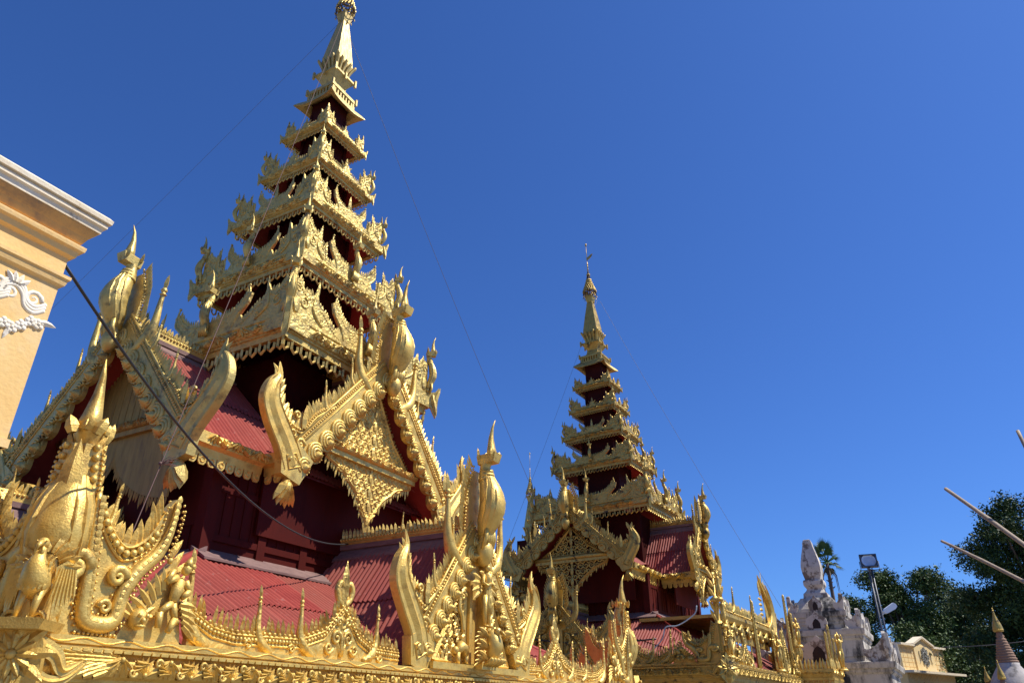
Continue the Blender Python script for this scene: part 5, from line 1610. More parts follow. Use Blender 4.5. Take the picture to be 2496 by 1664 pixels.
body_ = b.build('body', GOLD, pk)
for sg in (-1, 1):
    b = MB()
    g = Fr((sg * 0.15, 0, 0.5), (0.75 * sg, 0.45, 0), (sg * 0.45, -0.75, 0), (0, 0, 1))
    b.prism([(0.0, 0.06), (0.10, 0.13), (0.22, 0.10), (0.25, -0.05), (0.21, -0.25), (0.14, -0.42), (0.08, -0.48), (0.06, -0.28), (0.02, -0.1)], -0.02, 0.03, g)
    for i in range(7):
        b.blade(g, 0.05 + 0.028 * i, 0.03, 0.05, 0.44 - 0.03 * abs(i - 2), 0.05, PI - 0.05 * i + 0.1, 0, 0.02)
    b.build('wing', GOLD, pk)
b = MB()
for i in range(11):
    a = (i - 5) * 0.29
    g = Fr((0, 0.06, 0.56))
    b.blade(g, 0.10 * math.sin(a), -0.02, 0.10 * math.cos(a) - 0.02, 0.30, 0.11, a, 0, 0.04)
    b.blade(g, 0.16 * math.sin(a), 0.02, 0.16 * math.cos(a), 0.17, 0.06, a, 0, 0.03)
b.ball(0, -0.05, 0.56, 0.16, Fr(), rd=0.03, rt=0.18, n=10)
b.build('tail_fan', GOLD, pk)
b = MB()
b.prism([(-0.24, -0.06), (0.24, -0.06), (0.28, 0.03), (0.20, 0.045), (-0.20, 0.045), (-0.28, 0.03)], -0.30, 0.22, F0)
b.prism([(-0.07, 0.04), (0.07, 0.04), (0.12, 0.36), (-0.12, 0.36)], -0.22, -0.10, F0)
b.build('pedestal', GOLD, pk)

ls = empty('statue', (0.05, -6.42, Z1 + ZC + 0.10), 0.0)
tag(ls, 'gilded dancing figure riding an eagle in front of the lower gable of the tallest pavilion', 'statue', 'gilded statues on the roof edges')
human(Fr((0, 0, 0.68)), 1.22, 'figure', GOLD, ls, 'fold', True)
b = MB()
P = cat([(0, 0.12, 0.62), (0, 0.16, 0.50), (0, 0.20, 0.36), (0, 0.14, 0.20), (0, 0.05, 0.08)], 3)
b.tube(P, interp([0.08, 0.14, 0.16, 0.13, 0.05], len(P)), 9, F0)
b.ball(0, 0.26, 0.60, 0.08, F0)
b.tube([(0, 0.32, 0.60), (0, 0.40, 0.55), (0, 0.40, 0.50)], [0.035, 0.025, 0.005], 6, F0)
for sg in (-1, 1):
    for lv in range(3):
        for i in range(4):
            b.blade(F0, sg * 0.12, 0.12 - 0.03 * i, 0.12 + 0.20 * lv, 0.34, 0.10, sg * (0.9 + 0.25 * i), sg * 0.3, 0.03)
for i in range(5):
    b.tube([(-0.20 + 0.1 * i, 0.10, 0.02), (-0.22 + 0.11 * i, 0.22, 0.06), (-0.24 + 0.12 * i, 0.30, 0.12)], 0.035, 5, F0)
b.box(-0.28, 0.28, -0.10, 0.28, -0.06, 0.03)
b.build('eagle', GOLD, ls)

# ------------------------------------------------------------------ slim tower behind
P3 = empty('shrine_tower', (31.6, 9.2, 0), 0)
tag(P3, 'slim gilded spire rising behind the gable of the smaller pavilion, only its top showing', 'spire')
b = MB()
b.box(-2.2, 2.2, -2.2, 2.2, -ZC, 7.0)
b.build('wall', RED, P3, (0, 0, ZC))
tower(P3, [(2.3, 2.3, 7.0), (1.5, 1.5, 8.6)], 10, GOLDT, GOLDTC, GOLDP, ROOF2, 7.0, 2.0)
spire(P3, 0, 0, 9.6, 0.85, GOLDW, GOLDW, GOLDT)

# ------------------------------------------------------------------ yellow building at the left edge
YB = empty('yellow_building', (-9.87, -7.98, 0))
tag(YB, 'yellow limewashed building corner with a pale cornice and white stucco garlands at the left edge', 'building')
b = MB()
b.box(-2.35, 0.0, 0.0, 2.4, 1.86, 3.9)
b.box(-2.35, 0.02, -0.02, 2.42, 1.86, 1.93)
b.box(-2.35, -1.0, 0.25, 2.2, -ZC, 1.85)
wl = b.build('wall', YELLOW, YB, (0, 0, ZC))
b = MB()
# mouldings below the cornice
def lring(b, prof, zoff=0):
    """mould along the front and right side of the corner: prof (offset, z)"""
    vs = []
    for o, z in prof:
        vs += [(-2.35, -o, z), (o, -o, z), (o, 2.4, z)]
    k = len(prof)
    b.add(vs, [[i * 3 + j, i * 3 + j + 1, ((i + 1) % k) * 3 + j + 1, ((i + 1) % k) * 3 + j] for i in range(k) for j in range(2)])
    b.add(vs, [list(range(0, 3 * k, 3)), list(range(2, 3 * k, 3))[::-1]])
lring(b, [(0.0, 3.33), (0.030, 3.35), (0.038, 3.38), (0.038, 3.40), (0.055, 3.41), (0.055, 3.44), (0.0, 3.45)])
lring(b, [(0.0, 3.63), (0.040, 3.65), (0.050, 3.70), (0.080, 3.715), (0.085, 3.745), (0.085, 3.76), (0.0, 3.80)])
b.build('moulding', YELLOW, wl)
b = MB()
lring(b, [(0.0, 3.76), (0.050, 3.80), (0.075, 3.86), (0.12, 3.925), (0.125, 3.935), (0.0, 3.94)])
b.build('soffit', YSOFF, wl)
b = MB()
lring(b, [(0.0, 3.941), (0.135, 3.938), (0.140, 3.985), (0.165, 4.00), (0.165, 4.03), (0.150, 4.035), (0.150, 4.046), (0.185, 4.05), (0.19, 4.09), (0.16, 4.12), (-0.2, 4.20), (-0.2, 3.95)])
b.build('cornice', CREAM, wl)
b = MB()
f = Fr((0, -0.0, 0), (-1, 0, 0), (0, -1, 0), (0, 0, 1))
rs = random.Random(3)
for i in range(5):
    s = 0.10 + 0.30 * i
    C = cat([(s - 0.05, 3.10), (s + 0.03, 3.04), (s + 0.11, 3.07), (s + 0.15, 3.16), (s + 0.22, 3.21), (s + 0.30, 3.17), (s + 0.33, 3.08)], 5)
    for o in (-0.028, 0.0, 0.028):
        b.tube([(x, -0.006, y + o) for x, y in C], 0.020, 6, f)
    b.spiral(f, s + 0.06, 3.13, 0.075, -0.010, 1.5, PI, -1, 0.024, 6)
    b.spiral(f, s + 0.24, 3.10, 0.055, -0.008, 1.4, 0, 1, 0.020, 6)
    for q in range(4):
        b.blade(f, s + 0.20 + 0.02 * q, 0.01, 3.20, 0.10, 0.05, -1.0 + 0.5 * q, 0.2, 0.02)
for i in range(16):
    s = 0.06 + 0.062 * i
    t = 2.93 - 0.028 * i + 0.03 * math.sin(i * 1.7)
    for a in range(5):
        b.ball(s + 0.030 * math.cos(a * 1.257), 0.006, t + 0.030 * math.sin(a * 1.257), 0.024, f, rd=0.016, n=7)
    b.ball(s, 0.014, t, 0.016, f, rd=0.016)
    if i % 2:
        b.blade(f, s, 0.005, t, 0.12, 0.045, 2.6 + rs.uniform(-0.5, 0.5), 0.2, 0.015)
b.blade(f, 0.06, 0.008, 2.95, 0.14, 0.06, -1.2, -0.3, 0.02)
b.build('stucco_garland', STUCCO, wl)

# ------------------------------------------------------------------ old white stupa
ST = empty('white_stupa', (31.0, -8.5, 0))
ST.scale = (0.85, 0.85, 1.0)
tag(ST, 'old square white stupa with peeling black stained plaster and a bulbous top', 'stupa')
D = 44.0
Fz = Fr((0, 0, 0), (1, 0, 0), (0, 1, 0), (0, 0, 1))
def terrace(b, h, zt, zb, hn):
    b.lathe([(hn, zb), (hn, zb + 0.04), (h * 0.93, zb + 0.12), (h * 0.93, zb + 0.28), (h * 0.96, zb + 0.34), (h * 0.96, zt - 0.52), (h * 1.0, zt - 0.42), (h * 1.0, zt - 0.30), (h * 1.045, zt - 0.26), (h * 1.06, zt - 0.08), (h * 1.06, zt), (h * 0.8, zt + 0.02)], fr=Fz, sq=True)
b = MB()
terrace(b, 3.65, 2.33, -0.2, 4.1)
terrace(b, 2.42, 3.92, 2.34, 2.75)
terrace(b, 1.58, 4.88, 3.93, 1.85)
b.lathe([(4.3, -ZC), (4.3, -1.6), (4.1, -1.5), (4.1, -0.2), (3.8, -0.19)], fr=Fz, sq=True)
ws = b.build('terraces', STONE, ST, (0, 0, ZC))
def leafplate(f, w_, h, b, t=0.10):
    b.prism([(-w_ * 0.42, 0), (w_ * 0.42, 0), (w_ * 0.56, h * 0.35), (w_ * 0.50, h * 0.62), (w_ * 0.30, h * 0.74), (w_ * 0.16, h * 0.82), (0, h), (-w_ * 0.16, h * 0.82), (-w_ * 0.30, h * 0.74), (-w_ * 0.50, h * 0.62), (-w_ * 0.56, h * 0.35)], -t, t, f)
for h, zt, hh in ((3.65, 2.33, 1.35), (2.42, 3.92, 0.95), (1.58, 4.88, 0.85)):
    b = MB()
    for k in range(4):
        f = sidefr(k, h * 0.99, h * 0.99)
        for sg in (-1, 1):
            g = f.sub(sg * h * 0.99, 0, zt, 0, -sg)
            b.prism([(0, 0), (h * 0.26, 0), (h * 0.34, hh * 0.22), (h * 0.35, hh * 0.48), (h * 0.29, hh * 0.40), (h * 0.19, hh * 0.46), (h * 0.09, hh * 0.66), (h * 0.0, hh * 0.98), (-h * 0.04, hh * 0.9), (-h * 0.05, hh * 0.4)], -0.16, 0.02, g)
        # centre pediment; a flat dark plate on it stands for the niche's shade
        leafplate(Fr(f.p(0, -0.05, zt), f.s, f.d, f.t), h * 0.46, hh * 0.95, b)
    b.build('corner_leaves', STONEB, ws)
    for k in range(4):
        b = MB()
        f = sidefr(k, h * 0.99, h * 0.99)
        b.prism([(-h * 0.09, 0.08), (h * 0.09, 0.08), (h * 0.09, hh * 0.35), (h * 0.05, hh * 0.50), (0, hh * 0.58), (-h * 0.05, hh * 0.50), (-h * 0.09, hh * 0.35)], 0.02, 0.06, Fr(f.p(0, 0, zt), f.s, f.d, f.t))
        b.build('niche', NICHE_SHADE, ws)
b = MB()
b.lathe([(1.38, 4.88), (1.34, 5.05), (1.15, 5.35), (0.95, 5.55), (0.88, 5.64)], fr=Fz, sq=True)
b.build('dome_cap', STONE, ws)
b = MB()
b.lathe([(0.72, 5.62), (0.72, 5.66), (0.68, 5.90), (0.62, 5.94), (0.50, 6.05), (0.46, 6.14), (0.55, 6.26), (0.60, 6.33), (0.60, 6.52), (0.56, 6.60), (0.46, 6.62)], fr=Fz, sq=True)
b.build('base_moulding', STONEB, ws)
b = MB()
b.lathe([(0.46, 6.60), (0.55, 6.95), (0.585, 7.25), (0.55, 7.5), (0.46, 7.85), (0.36, 8.2), (0.30, 8.42), (0.285, 8.5), (0.29, 8.56), (0.22, 8.74), (0.17, 8.78), (0.02, 8.80)], fr=Fz, sq=True)
o = b.build('bulb', STONEB, ws)

# ------------------------------------------------------------------ palm behind the stupa
PM = empty('fan_palm', (44.0, -7.9, 0))
PM.scale = (0.72, 0.72, 1.13)
tag(PM, 'fan palm with a tuft of green fronds standing behind the old white stupa', 'palm tree')
b = MB()
b.tube([(0, 0, 0), (0.1, 0, 4), (0.0, 0.05, 8), (0, 0, 10.7)], [0.24, 0.19, 0.17, 0.16], 8)
for i in range(14):
    a = i * 2.4
    b.tube([(0.15 * math.cos(a), 0.15 * math.sin(a), 9.0 + 0.1 * i), (0.35 * math.cos(a), 0.35 * math.sin(a), 9.1 + 0.1 * i)], [0.05, 0.02], 4)
b.build('trunk', BARK, PM)
b = MB()
rs = random.Random(11)
for i in range(20):
    az = i * 2.39996
    el = -0.5 + 1.75 * (i / 19)
    L = rs.uniform(0.6, 0.9)
    dv = Vector((math.cos(az) * math.cos(el), math.sin(az) * math.cos(el), math.sin(el)))
    o = Vector((0, 0, 10.75))
    st = o + dv * L
    b.tube([o, st], [0.04, 0.025], 4)
    sd_ = dv.cross(Vector((0, 0, 1))).normalized()
    up = sd_.cross(dv)
    for j in range(17):
        an = (j - 8) * 0.2
        d2 = (dv * math.cos(an) + sd_ * math.sin(an)).normalized()
        n2 = up
        s2 = d2.cross(n2).normalized() * 0.05
        q = 0.85 * (1 - 0.035 * abs(j - 8))
        p1 = st + d2 * q * 0.55 + n2 * 0.03
        p2 = st + d2 * q + n2 * (-0.12 * abs(math.sin(an)) - 0.05)
        b.add([tuple(st), tuple(p1 - s2), tuple(p2), tuple(p1 + s2)], [[0, 1, 2, 3]])
b.build('crown', FROND, PM)
b = MB()
for i in range(6):
    a = i * 1.1
    b.tube([(0.2 * math.cos(a), 0.2 * math.sin(a), 10.4), (0.7 * math.cos(a), 0.7 * math.sin(a), 9.9), (0.75 * math.cos(a), 0.75 * math.sin(a), 8.9)], [0.04, 0.05, 0.02], 4)
for i in range(9):
    b.blade(Fr((0.75 * math.cos(1.1) , 0.75 * math.sin(1.1), 8.6), (0, 1, 0), (-1, 0, 0)), 0, 0, 0, 0.7, 0.16, PI + (i - 4) * 0.2, 0, 0.05)
b.build('dry_fronds', BARK, PM)

# ------------------------------------------------------------------ floodlight mast
LM = empty('floodlight_mast', (-12.64 + 56 * math.cos(R(3.6)), -14.08 + 56 * math.sin(R(3.6)), 0))
LM.scale = (1.5, 1.5, 1.46)
tag(LM, 'thin steel floodlight mast with a square lamp on top, against the trees', 'floodlight')
b = MB()
for x, y in ((-0.10, 0.02), (0.11, 0.02), (0.0, -0.12)):
    b.tube([(x * 1.4, y * 1.4, 0), (x, y, 4.2), (x * 0.8, y * 0.8, 7.75)], 0.042, 6)
for i in range(12):
    z = 0.6 + i * 0.6
    b.tube([(-0.12, 0.02, z), (0.13, 0.02, z + 0.3)], 0.014, 4)
    b.tube([(0.13, 0.02, z + 0.3), (0.0, -0.14, z + 0.6)], 0.014, 4)
b.box(-0.38, 0.34, -0.06, 0.06, 7.70, 7.75)
b.tube([(-0.38, 0, 7.7), (-0.1, 0, 7.45)], 0.018, 4)
b.tube([(0.34, 0, 7.7), (0.1, 0, 7.45)], 0.018, 4)
b.box(-0.34, 0.36, -0.05, 0.05, 4.6, 4.64)
ms = b.build('mast', STEEL, LM)
def flood(name, loc, face, tilt, w_, h, dp):
    """lamp box whose glass faces `face` (azimuth) tilted up by tilt"""
    dirv = Vector((math.cos(face) * math.cos(tilt), math.sin(face) * math.cos(tilt), math.sin(tilt)))
    s = Vector((0, 0, 1)).cross(dirv).normalized()
    t = dirv.cross(s)
    f = Fr(loc, tuple(s), tuple(dirv), tuple(t))
    b = MB()
    b.prism([(-w_, -h), (w_, -h), (w_, h), (-w_, h)], -dp, -0.02, f)
    for a, c, d_, e in ((-w_, w_, -h, -h + 0.05), (-w_, w_, h - 0.05, h), (-w_, -w_ + 0.05, -h, h), (w_ - 0.05, w_, -h, h)):
        b.box(a, c, -0.02, 0.03, d_, e, f)
    b.prism([(-w_ * 0.7, -h * 0.7), (w_ * 0.7, -h * 0.7), (w_ * 0.7, h * 0.7), (-w_ * 0.7, h * 0.7)], -dp - 0.14, -dp, f)
    b.tube([f.p(-w_ - 0.03, -0.1, 0), f.p(-w_ - 0.03, -0.1, -h - 0.12), f.p(w_ + 0.03, -0.1, -h - 0.12), f.p(w_ + 0.03, -0.1, 0)], 0.02, 5)
    o = b.build(name, STEEL, ms)
    b = MB()
    b.lathe([(0.003, -0.012), (w_ * 0.45, -0.010), (w_ * 0.78, 0.004), (w_ * 0.80, 0.012), (w_ * 0.83, 0.012), (w_ * 0.83, -0.015)], 20, Fr(f.o, f.s, f.t, f.d))
    b.build('lens', GLASS, o)
flood('lamp_head', (0.0, -0.05, 8.15), R(188), R(12), 0.36, 0.30, 0.16)
b = MB()
f = Fr((0.42, -0.42, 6.05), (0.35, -0.80, 0.5), (-0.9, -0.42, 0.0), (-0.2, 0.45, 0.87))
b.prism([(-0.30, -0.06), (-0.22, -0.11), (0.20, -0.14), (0.33, -0.09), (0.35, 0.02), (0.30, 0.12), (-0.20, 0.10), (-0.30, 0.04)], -0.10, 0.10, f)
b.tube([(0.05, 0, 5.7), (0.25, -0.2, 5.85), (0.32, -0.30, 5.95)], 0.02, 5)
b.build('side_lamp', LAMPW, ms)
b = MB()
b.tube(cat([(-0.15, 0, 7.7), (-0.32, 0.1, 7.3), (-0.22, 0.1, 6.6), (-0.05, 0, 6.1)], 5), 0.012, 4)
b.tube(cat([(-0.1, 0.05, 6.1), (0.0, 0.15, 5.4), (0.12, 0.0, 4.9)], 5), 0.02, 4)
b.build('cable', BLACK, ms)

# ------------------------------------------------------------------ small yellow shrine
e_ = (math.cos(R(-20)), math.sin(R(-20)))
p0 = (-12.6387 + 66 * math.cos(R(2.6)), -14.0831 + 66 * math.sin(R(2.6)))
SH = empty('small_shrine', (p0[0] + 4 * e_[0], p0[1] + 4 * e_[1], 0), R(-20))
tag(SH, 'small pale yellow shrine with a wheel emblem and red lettering below a dark tree', 'shrine')
b = MB()
b.box(-4.4, 4.4, 0, 5, -ZC, 3.1)
b.box(-4.0, 4.0, 0.3, 4.5, 3.1, 4.95)
b.prism([(-1.7, 4.95), (1.7, 4.95), (1.7, 5.05), (0.1, 5.62), (-0.1, 5.62), (-1.7, 5.05)], -0.7, -0.24, Fr())
b.prism([(-1.7, 3.1), (1.7, 3.1), (1.7, 5.0), (-1.7, 5.0)], -0.5, -0.2, Fr())
w3 = b.build('wall', YPALE, SH, (0, 0, ZC))
b = MB()
b.box(-4.9, 4.9, -0.75, 5.2, 2.98, 3.14)
for x0, x1 in ((-4.15, -1.75), (1.75, 4.15)):
    b.box(x0, x1, 0.05, 0.8, 4.95, 5.10)
for sg in (-1, 1):
    b.prism([(0, 5.62), (0, 5.76), (sg * 1.95, 5.16), (sg * 1.95, 5.02)], -0.75, -0.05, Fr())
b.build('coping', CREAM, w3)
b = MB()
for i in range(5):
    z = 3.45 + 0.32 * i
    for sg in (-1, 1):
        b.box(sg * 2.85 - 1.05, sg * 2.85 + 1.05, 0.285, 0.299, z, z + 0.02)
for x in (-3.6, -2.9, -2.2, 2.2, 2.9, 3.6):
    b.box(x - 0.01, x + 0.01, 0.285, 0.299, 3.3, 4.8)
for i in range(30):
    x = -4.2 + 8.4 * i / 29
    b.prism([(x - 0.10, 2.98), (x, 2.55), (x + 0.10, 2.98)], 0.005, 0.03, Fr())
b.build('relief_lines', YELLOW, w3)
b = MB()
f = Fr((0, 0.16, 4.25))
b.tube([(0.34 * math.cos(q * PI / 10), 0, 0.34 * math.sin(q * PI / 10)) for q in range(21)], 0.045, 5, f)
for i in range(8):
    a = i * PI / 4
    b.tube([(0.06 * math.cos(a), 0, 0.06 * math.sin(a)), (0.62 * math.cos(a), 0, 0.62 * math.sin(a))], 0.03, 5, f)
    b.tube([(0.55 * math.cos(a) + 0.16 * math.cos(q * PI / 5), 0, 0.55 * math.sin(a) + 0.16 * math.sin(q * PI / 5)) for q in range(11)], 0.035, 5, f)
b.ball(0, 0, 0, 0.12, f)
for sg in (-1, 1):
    b.tube(cat([(sg * 0.95, 0, 0.4), (sg * 1.05, 0, 0.1), (sg * 0.95, 0, -0.25), (sg * 1.15, 0, -0.45)], 4), 0.03, 4, f)
b.build('wheel_emblem', EMBLEM, w3)
b = MB()
rs = random.Random(5)
for i in range(20):
    x = -2.6 + 0.27 * i
    f = Fr((x, -0.02, 2.05))
    a0 = rs.choice((0.3, PI / 2, PI, -0.6))
    b.tube([(0.10 * math.cos(a0 + q * 0.5), 0, 0.10 * math.sin(a0 + q * 0.5)) for q in range(11)], 0.022, 4, f)
    if rs.random() < 0.5:
        b.tube([(0.08 * math.cos(q * 0.6), 0, 0.26 + 0.07 * math.sin(q * 0.6)) for q in range(8)], 0.018, 4, f)
    if rs.random() < 0.4:
        b.tube([(0.05, 0, -0.12), (0.05, 0, -0.28), (-0.03, 0, -0.30)], 0.018, 4, f)
b.build('lettering', REDINK, w3)

# ------------------------------------------------------------------ weathered stupas at the right edge
def round_stupa(name, x, y, k, label, group=None):
    r = empty(name, (x, y, 0))
    tag(r, label, 'stupa', group)
    H = k[0]
    b = MB()
    s = k[1]
    zt = H + ZC
    prof = [(1.6, 0), (1.6, zt - 3.35 * s), (1.35 * s, zt - 3.30 * s), (1.2 * s, zt - 2.9 * s), (0.85 * s, zt - 2.85 * s), (0.78 * s, zt - 2.6 * s), (0.66 * s, zt - 2.3 * s), (0.50 * s, zt - 2.05 * s), (0.36 * s, zt - 1.85 * s), (0.33 * s, zt - 1.8 * s), (0.33 * s, zt - 1.72 * s)]
    prof = [(min(a, 1.6), max(z, 0)) for a, z in prof]
    b.lathe(prof, 20, Fz)
    b.build('bell', PALEST, r)
    b = MB()
    n = 9
    pr_ = []
    for i in range(n):
        ra = (0.33 - 0.022 * i) * s
        za = zt + (-1.72 + 0.082 * i) * s
        pr_ += [(ra * 0.90, za), (ra, za + 0.02 * s), (ra, za + 0.055 * s), (ra * 0.90, za + 0.08 * s)]
    pr_ += [(0.10 * s, zt - 0.95 * s), (0.13 * s, zt - 0.90 * s), (0.10 * s, zt - 0.86 * s), (0.085 * s, zt - 0.75 * s)]
    b.lathe(pr_, 18, Fz)
    b.build('ringed_cone', BRICK, r)
    b = MB()
    b.lathe([(0.15 * s, zt - 0.76 * s), (0.16 * s, zt - 0.70 * s), (0.125 * s, zt - 0.52 * s), (0.07 * s, zt - 0.36 * s), (0.035 * s, zt - 0.22 * s), (0.02 * s, zt - 0.06 * s), (0.004, zt)], 12, Fz)
    for i in range(5):
        ra = 0.15 * s * (1 - i * 0.17)
        b.tube([(ra * math.cos(q * PI / 6), ra * math.sin(q * PI / 6), zt + (-0.70 + 0.09 * i) * s) for q in range(13)], 0.014 * s, 4)
    b.ball(0, 0, zt - 0.10 * s, 0.035 * s)
    b.build('umbrella', GOLDT, r)
at = lambda az, d: (-12.6387 + d * math.cos(R(az)), -14.0831 + d * math.sin(R(az)))
round_stupa('weathered_stupa', *at(-2.95, 30), (3.26, 0.98), 'larger ringed brick stupa with a rusty gold umbrella before the dark trees')
round_stupa('weathered_stupa', *at(-1.65, 30), (1.50, 0.62), 'small brick stupa spire left of the larger ringed stupa', 'small brick stupas')
round_stupa('weathered_stupa', *at(-2.42, 28.2), (1.58, 0.72), 'small brick stupa spire overlapping the foot of the larger ringed stupa', 'small brick stupas')
round_stupa('weathered_stupa', *at(-4.02, 29), (1.78, 0.6), 'small brick stupa spire cut by the right edge, right of the larger ringed stupa', 'small brick stupas')

# ------------------------------------------------------------------ trees
def leafcloud(blobs, n, size, seed, rad_pow=0.45):
    """n leaf quads in clumps on the outer shells of blobs (x, y, z, rx, ry, rz)"""
    r = np.random.default_rng(seed)
    wts = np.array([b[3] * b[5] for b in blobs])
    pick = r.choice(len(blobs), n // 26, p=wts / wts.sum())
    B = np.array(blobs)[pick]
    m = len(pick)
    d = r.normal(size=(m, 3))
    d /= np.linalg.norm(d, axis=1)[:, None]
    rr = r.random(m) ** rad_pow * (1 + r.normal(0, 0.06, m))
    c = B[:, :3] + d * rr[:, None] * B[:, 3:6]
    P = np.repeat(c, 26, 0) + r.normal(size=(m * 26, 3)) * size * np.array([2.3, 2.3, 1.3])
    k = len(P)
    nrm = r.normal(size=(k, 3)) + np.array([0, 0, 0.9])
    nrm /= np.linalg.norm(nrm, axis=1)[:, None]
    t = np.cross(nrm, r.normal(size=(k, 3)))
    t /= np.linalg.norm(t, axis=1)[:, None]
    bt = np.cross(nrm, t)
    s = size * r.uniform(0.6, 1.25, k)[:, None]
    V = np.stack([P - t * s, P - bt * s * 0.45 + nrm * s * 0.12, P + t * s, P + bt * s * 0.45 + nrm * s * 0.12], 1).reshape(-1, 3)
    return V
def leafmesh(name, V, m, parent):
    me = bpy.data.meshes.new(name)
    k = len(V) // 4
    me.vertices.add(len(V))
    me.vertices.foreach_set('co', V.astype(np.float32).ravel())
    me.loops.add(k * 4)
    me.loops.foreach_set('vertex_index', np.arange(k * 4, dtype=np.int32))
    me.polygons.add(k)
    me.polygons.foreach_set('loop_start', np.arange(0, k * 4, 4, dtype=np.int32))
    me.update(calc_edges=True)
    me.materials.append(m)
    o = bpy.data.objects.new(name, me)
    col.objects.link(o)
    o.parent = parent
    return o
def tree(name, x, y, label, blobs, n, size, m, seed, h, tr=0.35):
    r = empty(name, (x, y, 0))
    tag(r, label, 'tree', 'trees behind the shrines')
    rs = random.Random(seed)
    b = MB()
    b.tube([(0, 0, 0), (0.1, 0.05, h * 0.25), (-0.05, 0.1, h * 0.5), (0.1, 0, h * 0.8)], [tr, tr * 0.8, tr * 0.55, tr * 0.15], 9)
    for bl in blobs:
        z0 = h * rs.uniform(0.18, 0.45)
        b.tube(cat([(0, 0.05, z0), (bl[0] * 0.4, bl[1] * 0.4, z0 + (bl[2] - z0) * 0.5 + 0.2), (bl[0], bl[1], bl[2] + bl[5] * 0.3)], 4), interp([tr * 0.4, tr * 0.22, 0.03], 9), 6)
        for q in range(3):
            d = Vector((rs.uniform(-1, 1), rs.uniform(-1, 1), rs.uniform(-0.2, 1))).normalized()
            b.tube([(bl[0] * 0.7, bl[1] * 0.7, bl[2]), (bl[0] + d.x * bl[3] * 0.8, bl[1] + d.y * bl[4] * 0.8, bl[2] + d.z * bl[5] * 0.8)], [0.05, 0.015], 4)
    b.build('trunk', BARK, r)
    leafmesh('crown', leafcloud(blobs, n, size, seed), m, r)
    return r
def blobset(seed, R_, z0, z1, n, rmin, rmax, yk=1.0):
    rs = random.Random(seed)
    out = []
    for i in range(n):
        f = i / (n - 1)
        z = z0 + (z1 - z0) * f
        wd = R_ * (1 - 0.55 * f ** 2.2) * math.sqrt(rs.random())
        a = rs.uniform(0, 2 * PI)
        r = rs.uniform(rmin, rmax) * (1 - 0.3 * f)
        out.append((wd * math.cos(a), wd * math.sin(a) * yk, z, r, r, r * 0.75))
    return out
x, y = at(2.2, 78)
tree('broadleaf_tree', x, y, 'broad dark leafy tree directly behind the floodlight mast and the small shrine', blobset(2, 6.2, 2.0, 14.2, 46, 1.3, 2.2), 80000, 0.15, LEAF, 21, 14)
x, y = at(4.75, 84)
tree('broadleaf_tree', x, y, 'low leafy tree just right of the old white stupa', blobset(4, 2.6, 1.0, 12.6, 24, 1.2, 1.8), 34000, 0.14, LEAF, 22, 11)
x, y = at(-5.6, 66)
tree('broadleaf_tree', x, y, 'tallest dark tree at the right edge behind the bamboo poles', blobset(8, 5.0, 3.0, 16.6, 48, 1.4, 2.3) + [(0, 0, 5, 3.5, 3.5, 3), (0.5, 1.0, 9, 3, 3, 2.5), (0.3, 1.6, 13.5, 2.4, 2.4, 2.2)], 90000, 0.13, LEAF2, 23, 16, 0.5)
x, y = at(-1.2, 92)
tree('broadleaf_tree', x, y, 'dark undergrown tree filling the gap between the small shrine and the tallest tree', blobset(9, 5.5, 0.5, 14.0, 40, 1.7, 2.6), 60000, 0.17, LEAF2, 24, 11)
x, y = at(-7.2, 80)
tree('broadleaf_tree', x, y, 'dark tree low behind the largest ringed stupa at the right edge', blobset(12, 4.5, 0.5, 9.5, 30, 1.6, 2.4), 46000, 0.17, LEAF2, 25, 9)

# ------------------------------------------------------------------ bamboo poles, rod
CB = Vector((-12.6387, -14.0831, ZC))
def rayp(az, tn, d):
    return CB + Vector((d * math.cos(R(az)), d * math.sin(R(az)), d * tn))
def bamboo(p, q, r, label, name='bamboo_pole', group='bare bamboo poles leaning in from the right'):
    L = (q - p).length
    b = MB()
    n = 9
    pts, rr = [], []
    for i in range(n * 4 + 1):
        f = i / (n * 4)
        pts.append(tuple(p + (q - p) * f + Vector((0, 0, 0.02 * math.sin(f * 9)))))
        rr.append(r * (0.72 + 0.4 * f) * (1.14 if i % 4 == 0 and i else 1.0))
    b.tube(pts, rr, 8)
    o = b.build(name, BAMBOO)
    tag(o, label, 'pole', group)
A1, B1 = rayp(-2.26, 0.2446, 8.6), rayp(-5.65, 0.1696, 7.2)
A2, B2 = rayp(-1.19, 0.1847, 9.2), rayp(-5.04, 0.1309, 7.4)
bamboo(A1, A1 + (B1 - A1) * 5.5, 0.024, 'upper bare bamboo pole leaning in front of the tallest tree')
bamboo(A2, A2 + (B2 - A2) * 5.0, 0.020, 'lower bare bamboo pole leaning in front of the tallest tree')
A3, B3 = rayp(-7.35, 0.30, 8.0), rayp(-7.6, 0.255, 7.8)
bamboo(A3, A3 + (B3 - A3) * 9, 0.022, 'pole tip just peeking in at the right edge above the tallest tree')

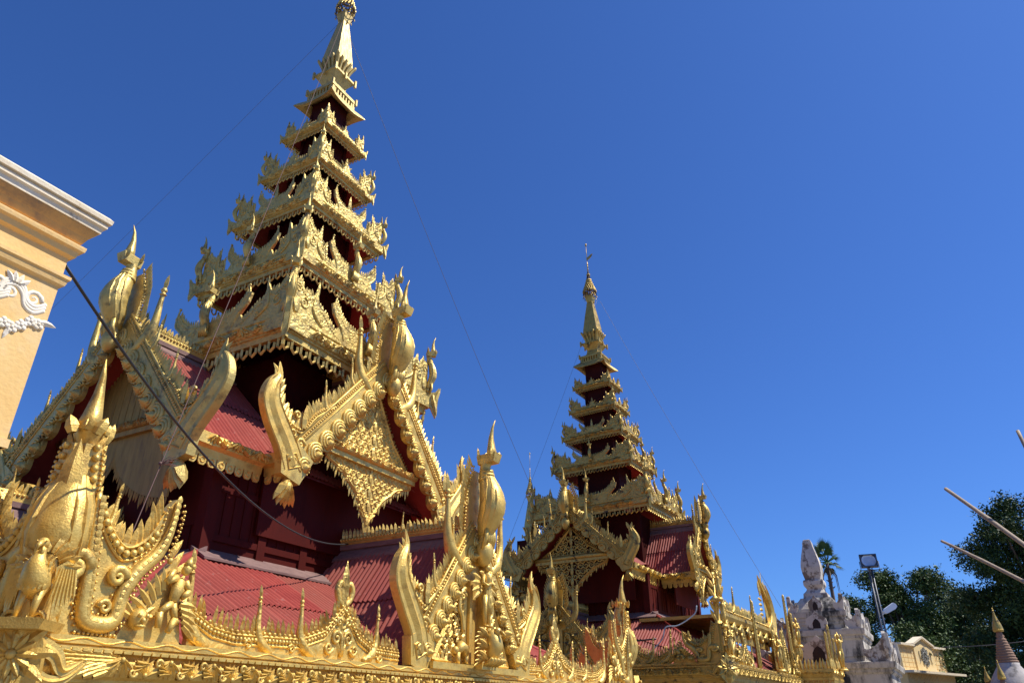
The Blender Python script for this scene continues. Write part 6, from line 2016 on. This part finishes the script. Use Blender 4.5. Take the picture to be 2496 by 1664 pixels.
# ------------------------------------------------------------------ wires and cables
def wire(name, p, q, r, m, label, sag=0.0, n=24, group=None, cat_='wire'):
    p, q = Vector(p), Vector(q)
    b = MB()
    pts = [tuple(p + (q - p) * (i / n) - Vector((0, 0, sag * 4 * (i / n) * (1 - i / n)))) for i in range(n + 1)]
    b.tube(pts, r, 5)
    o = b.build(name, m)
    tag(o, label, cat_, group)
    return o
GW = 'thin guy wires of the spires'
wire('cable', (-9.86, -7.90, 3.62 + ZC), (0.56, -2.50, 3.62 + ZC), 0.016, BLACK, 'thick black cable sagging from the yellow building to the dark red wall', 0.80, 40, None, 'cable')
wire('guy_wire', (-0.15, 0.1, 22.15 + ZC), (-0.40, 40.6, 0), 0.005, WIRE, 'guy wire from the tallest spire down to the left behind the yellow building', 0.3, 24, GW)
wire('guy_wire', (0.2, 0.0, 22.15 + ZC), (15.35, -0.3, 7.1 + ZC), 0.008, WIRE, 'guy wire from the tallest spire to the gable of the smaller pavilion', 0.35, 24, GW)
o = wire('guy_wire', (-0.15, -0.1, 22.15 + ZC), (-6.9, -5.1, 1.3 + ZC), 0.007, TWINE, 'guy wire with a frayed knot running down the left side of the tallest tower', 0.25, 24, GW)
b = MB()
kp = Vector((-0.15, -0.1, 22.15 + ZC)).lerp(Vector((-6.9, -5.1, 1.3 + ZC)), 0.905)
rs = random.Random(2)
for i in range(12):
    d = Vector((rs.uniform(0.3, 1), rs.uniform(-0.9, -0.2), rs.uniform(0.0, 0.9))) * 0.22
    b.tube([tuple(kp), tuple(kp + d * 0.6), tuple(kp + d + Vector((0, 0, -0.03)))], 0.005, 4)
b.ball(kp.x, kp.y, kp.z, 0.03)
b.build('frayed_knot', TWINE, o)
wire('guy_wire', (20.1, -1.4, 20.6 + ZC), (23.2, -7.9, 4.4 + ZC), 0.008, WIRE, 'guy wire slanting right from the neck of the smaller spire', 0.2, 24, GW)
wire('guy_wire', (19.9, -1.3, 20.6 + ZC), (16.6, 3.0, 6.0 + ZC), 0.006, WIRE, 'guy wire slanting left from the neck of the smaller spire', 0.2, 24, GW)
wire('power_line', rayp(0.22, 0.0705, 60), rayp(-8.0, 0.083, 58), 0.022, WIRE, 'grey line from the small shrine across the dark trees', 0.25, 24, None, 'wire')
b = MB()
PTS = [(14.3, -6.566, 3.54), (14.28, -6.45, 3.25), (14.25, -5.86, 2.92), (14.25, -5.374, 2.87), (14.28, -5.17, 2.45), (14.3, -4.47, 1.90)]
b.tube([(x, y, z + ZC) for x, y, z in cat(PTS, 5)], 0.022, 5)
b.tube([(x, y - 0.03, z + ZC) for x, y, z in cat([PTS[1], (14.26, -6.0, 3.0), (14.25, -5.6, 2.86)], 5)], 0.012, 4)
tag(b.build('cable', PALEW), 'pale tangled cable hanging over the front edge of the smaller pavilion', 'cable')
b = MB()
b.tube([(x, y, z + ZC) for x, y, z in cat([(14.3, -4.47, 1.90), (14.3, -4.1, 1.74), (14.4, -3.6, 1.72)], 4)], 0.035, 6)
tag(b.build('cable', BLACK), 'short black cable at the lower end of the pale tangled cable', 'cable')
b = MB()
b.tube([(x, y, z + ZC) for x, y, z in cat([(13.9, 0.3, 2.75), (14.0, -0.5, 2.62), (14.1, -1.9, 2.46), (14.2, -3.5, 2.44), (14.2, -5.0, 2.5)], 6)], 0.03, 6)
tag(b.build('cable', BLACK), 'black cable strung between gilded finials in front of the smaller pavilion', 'cable')
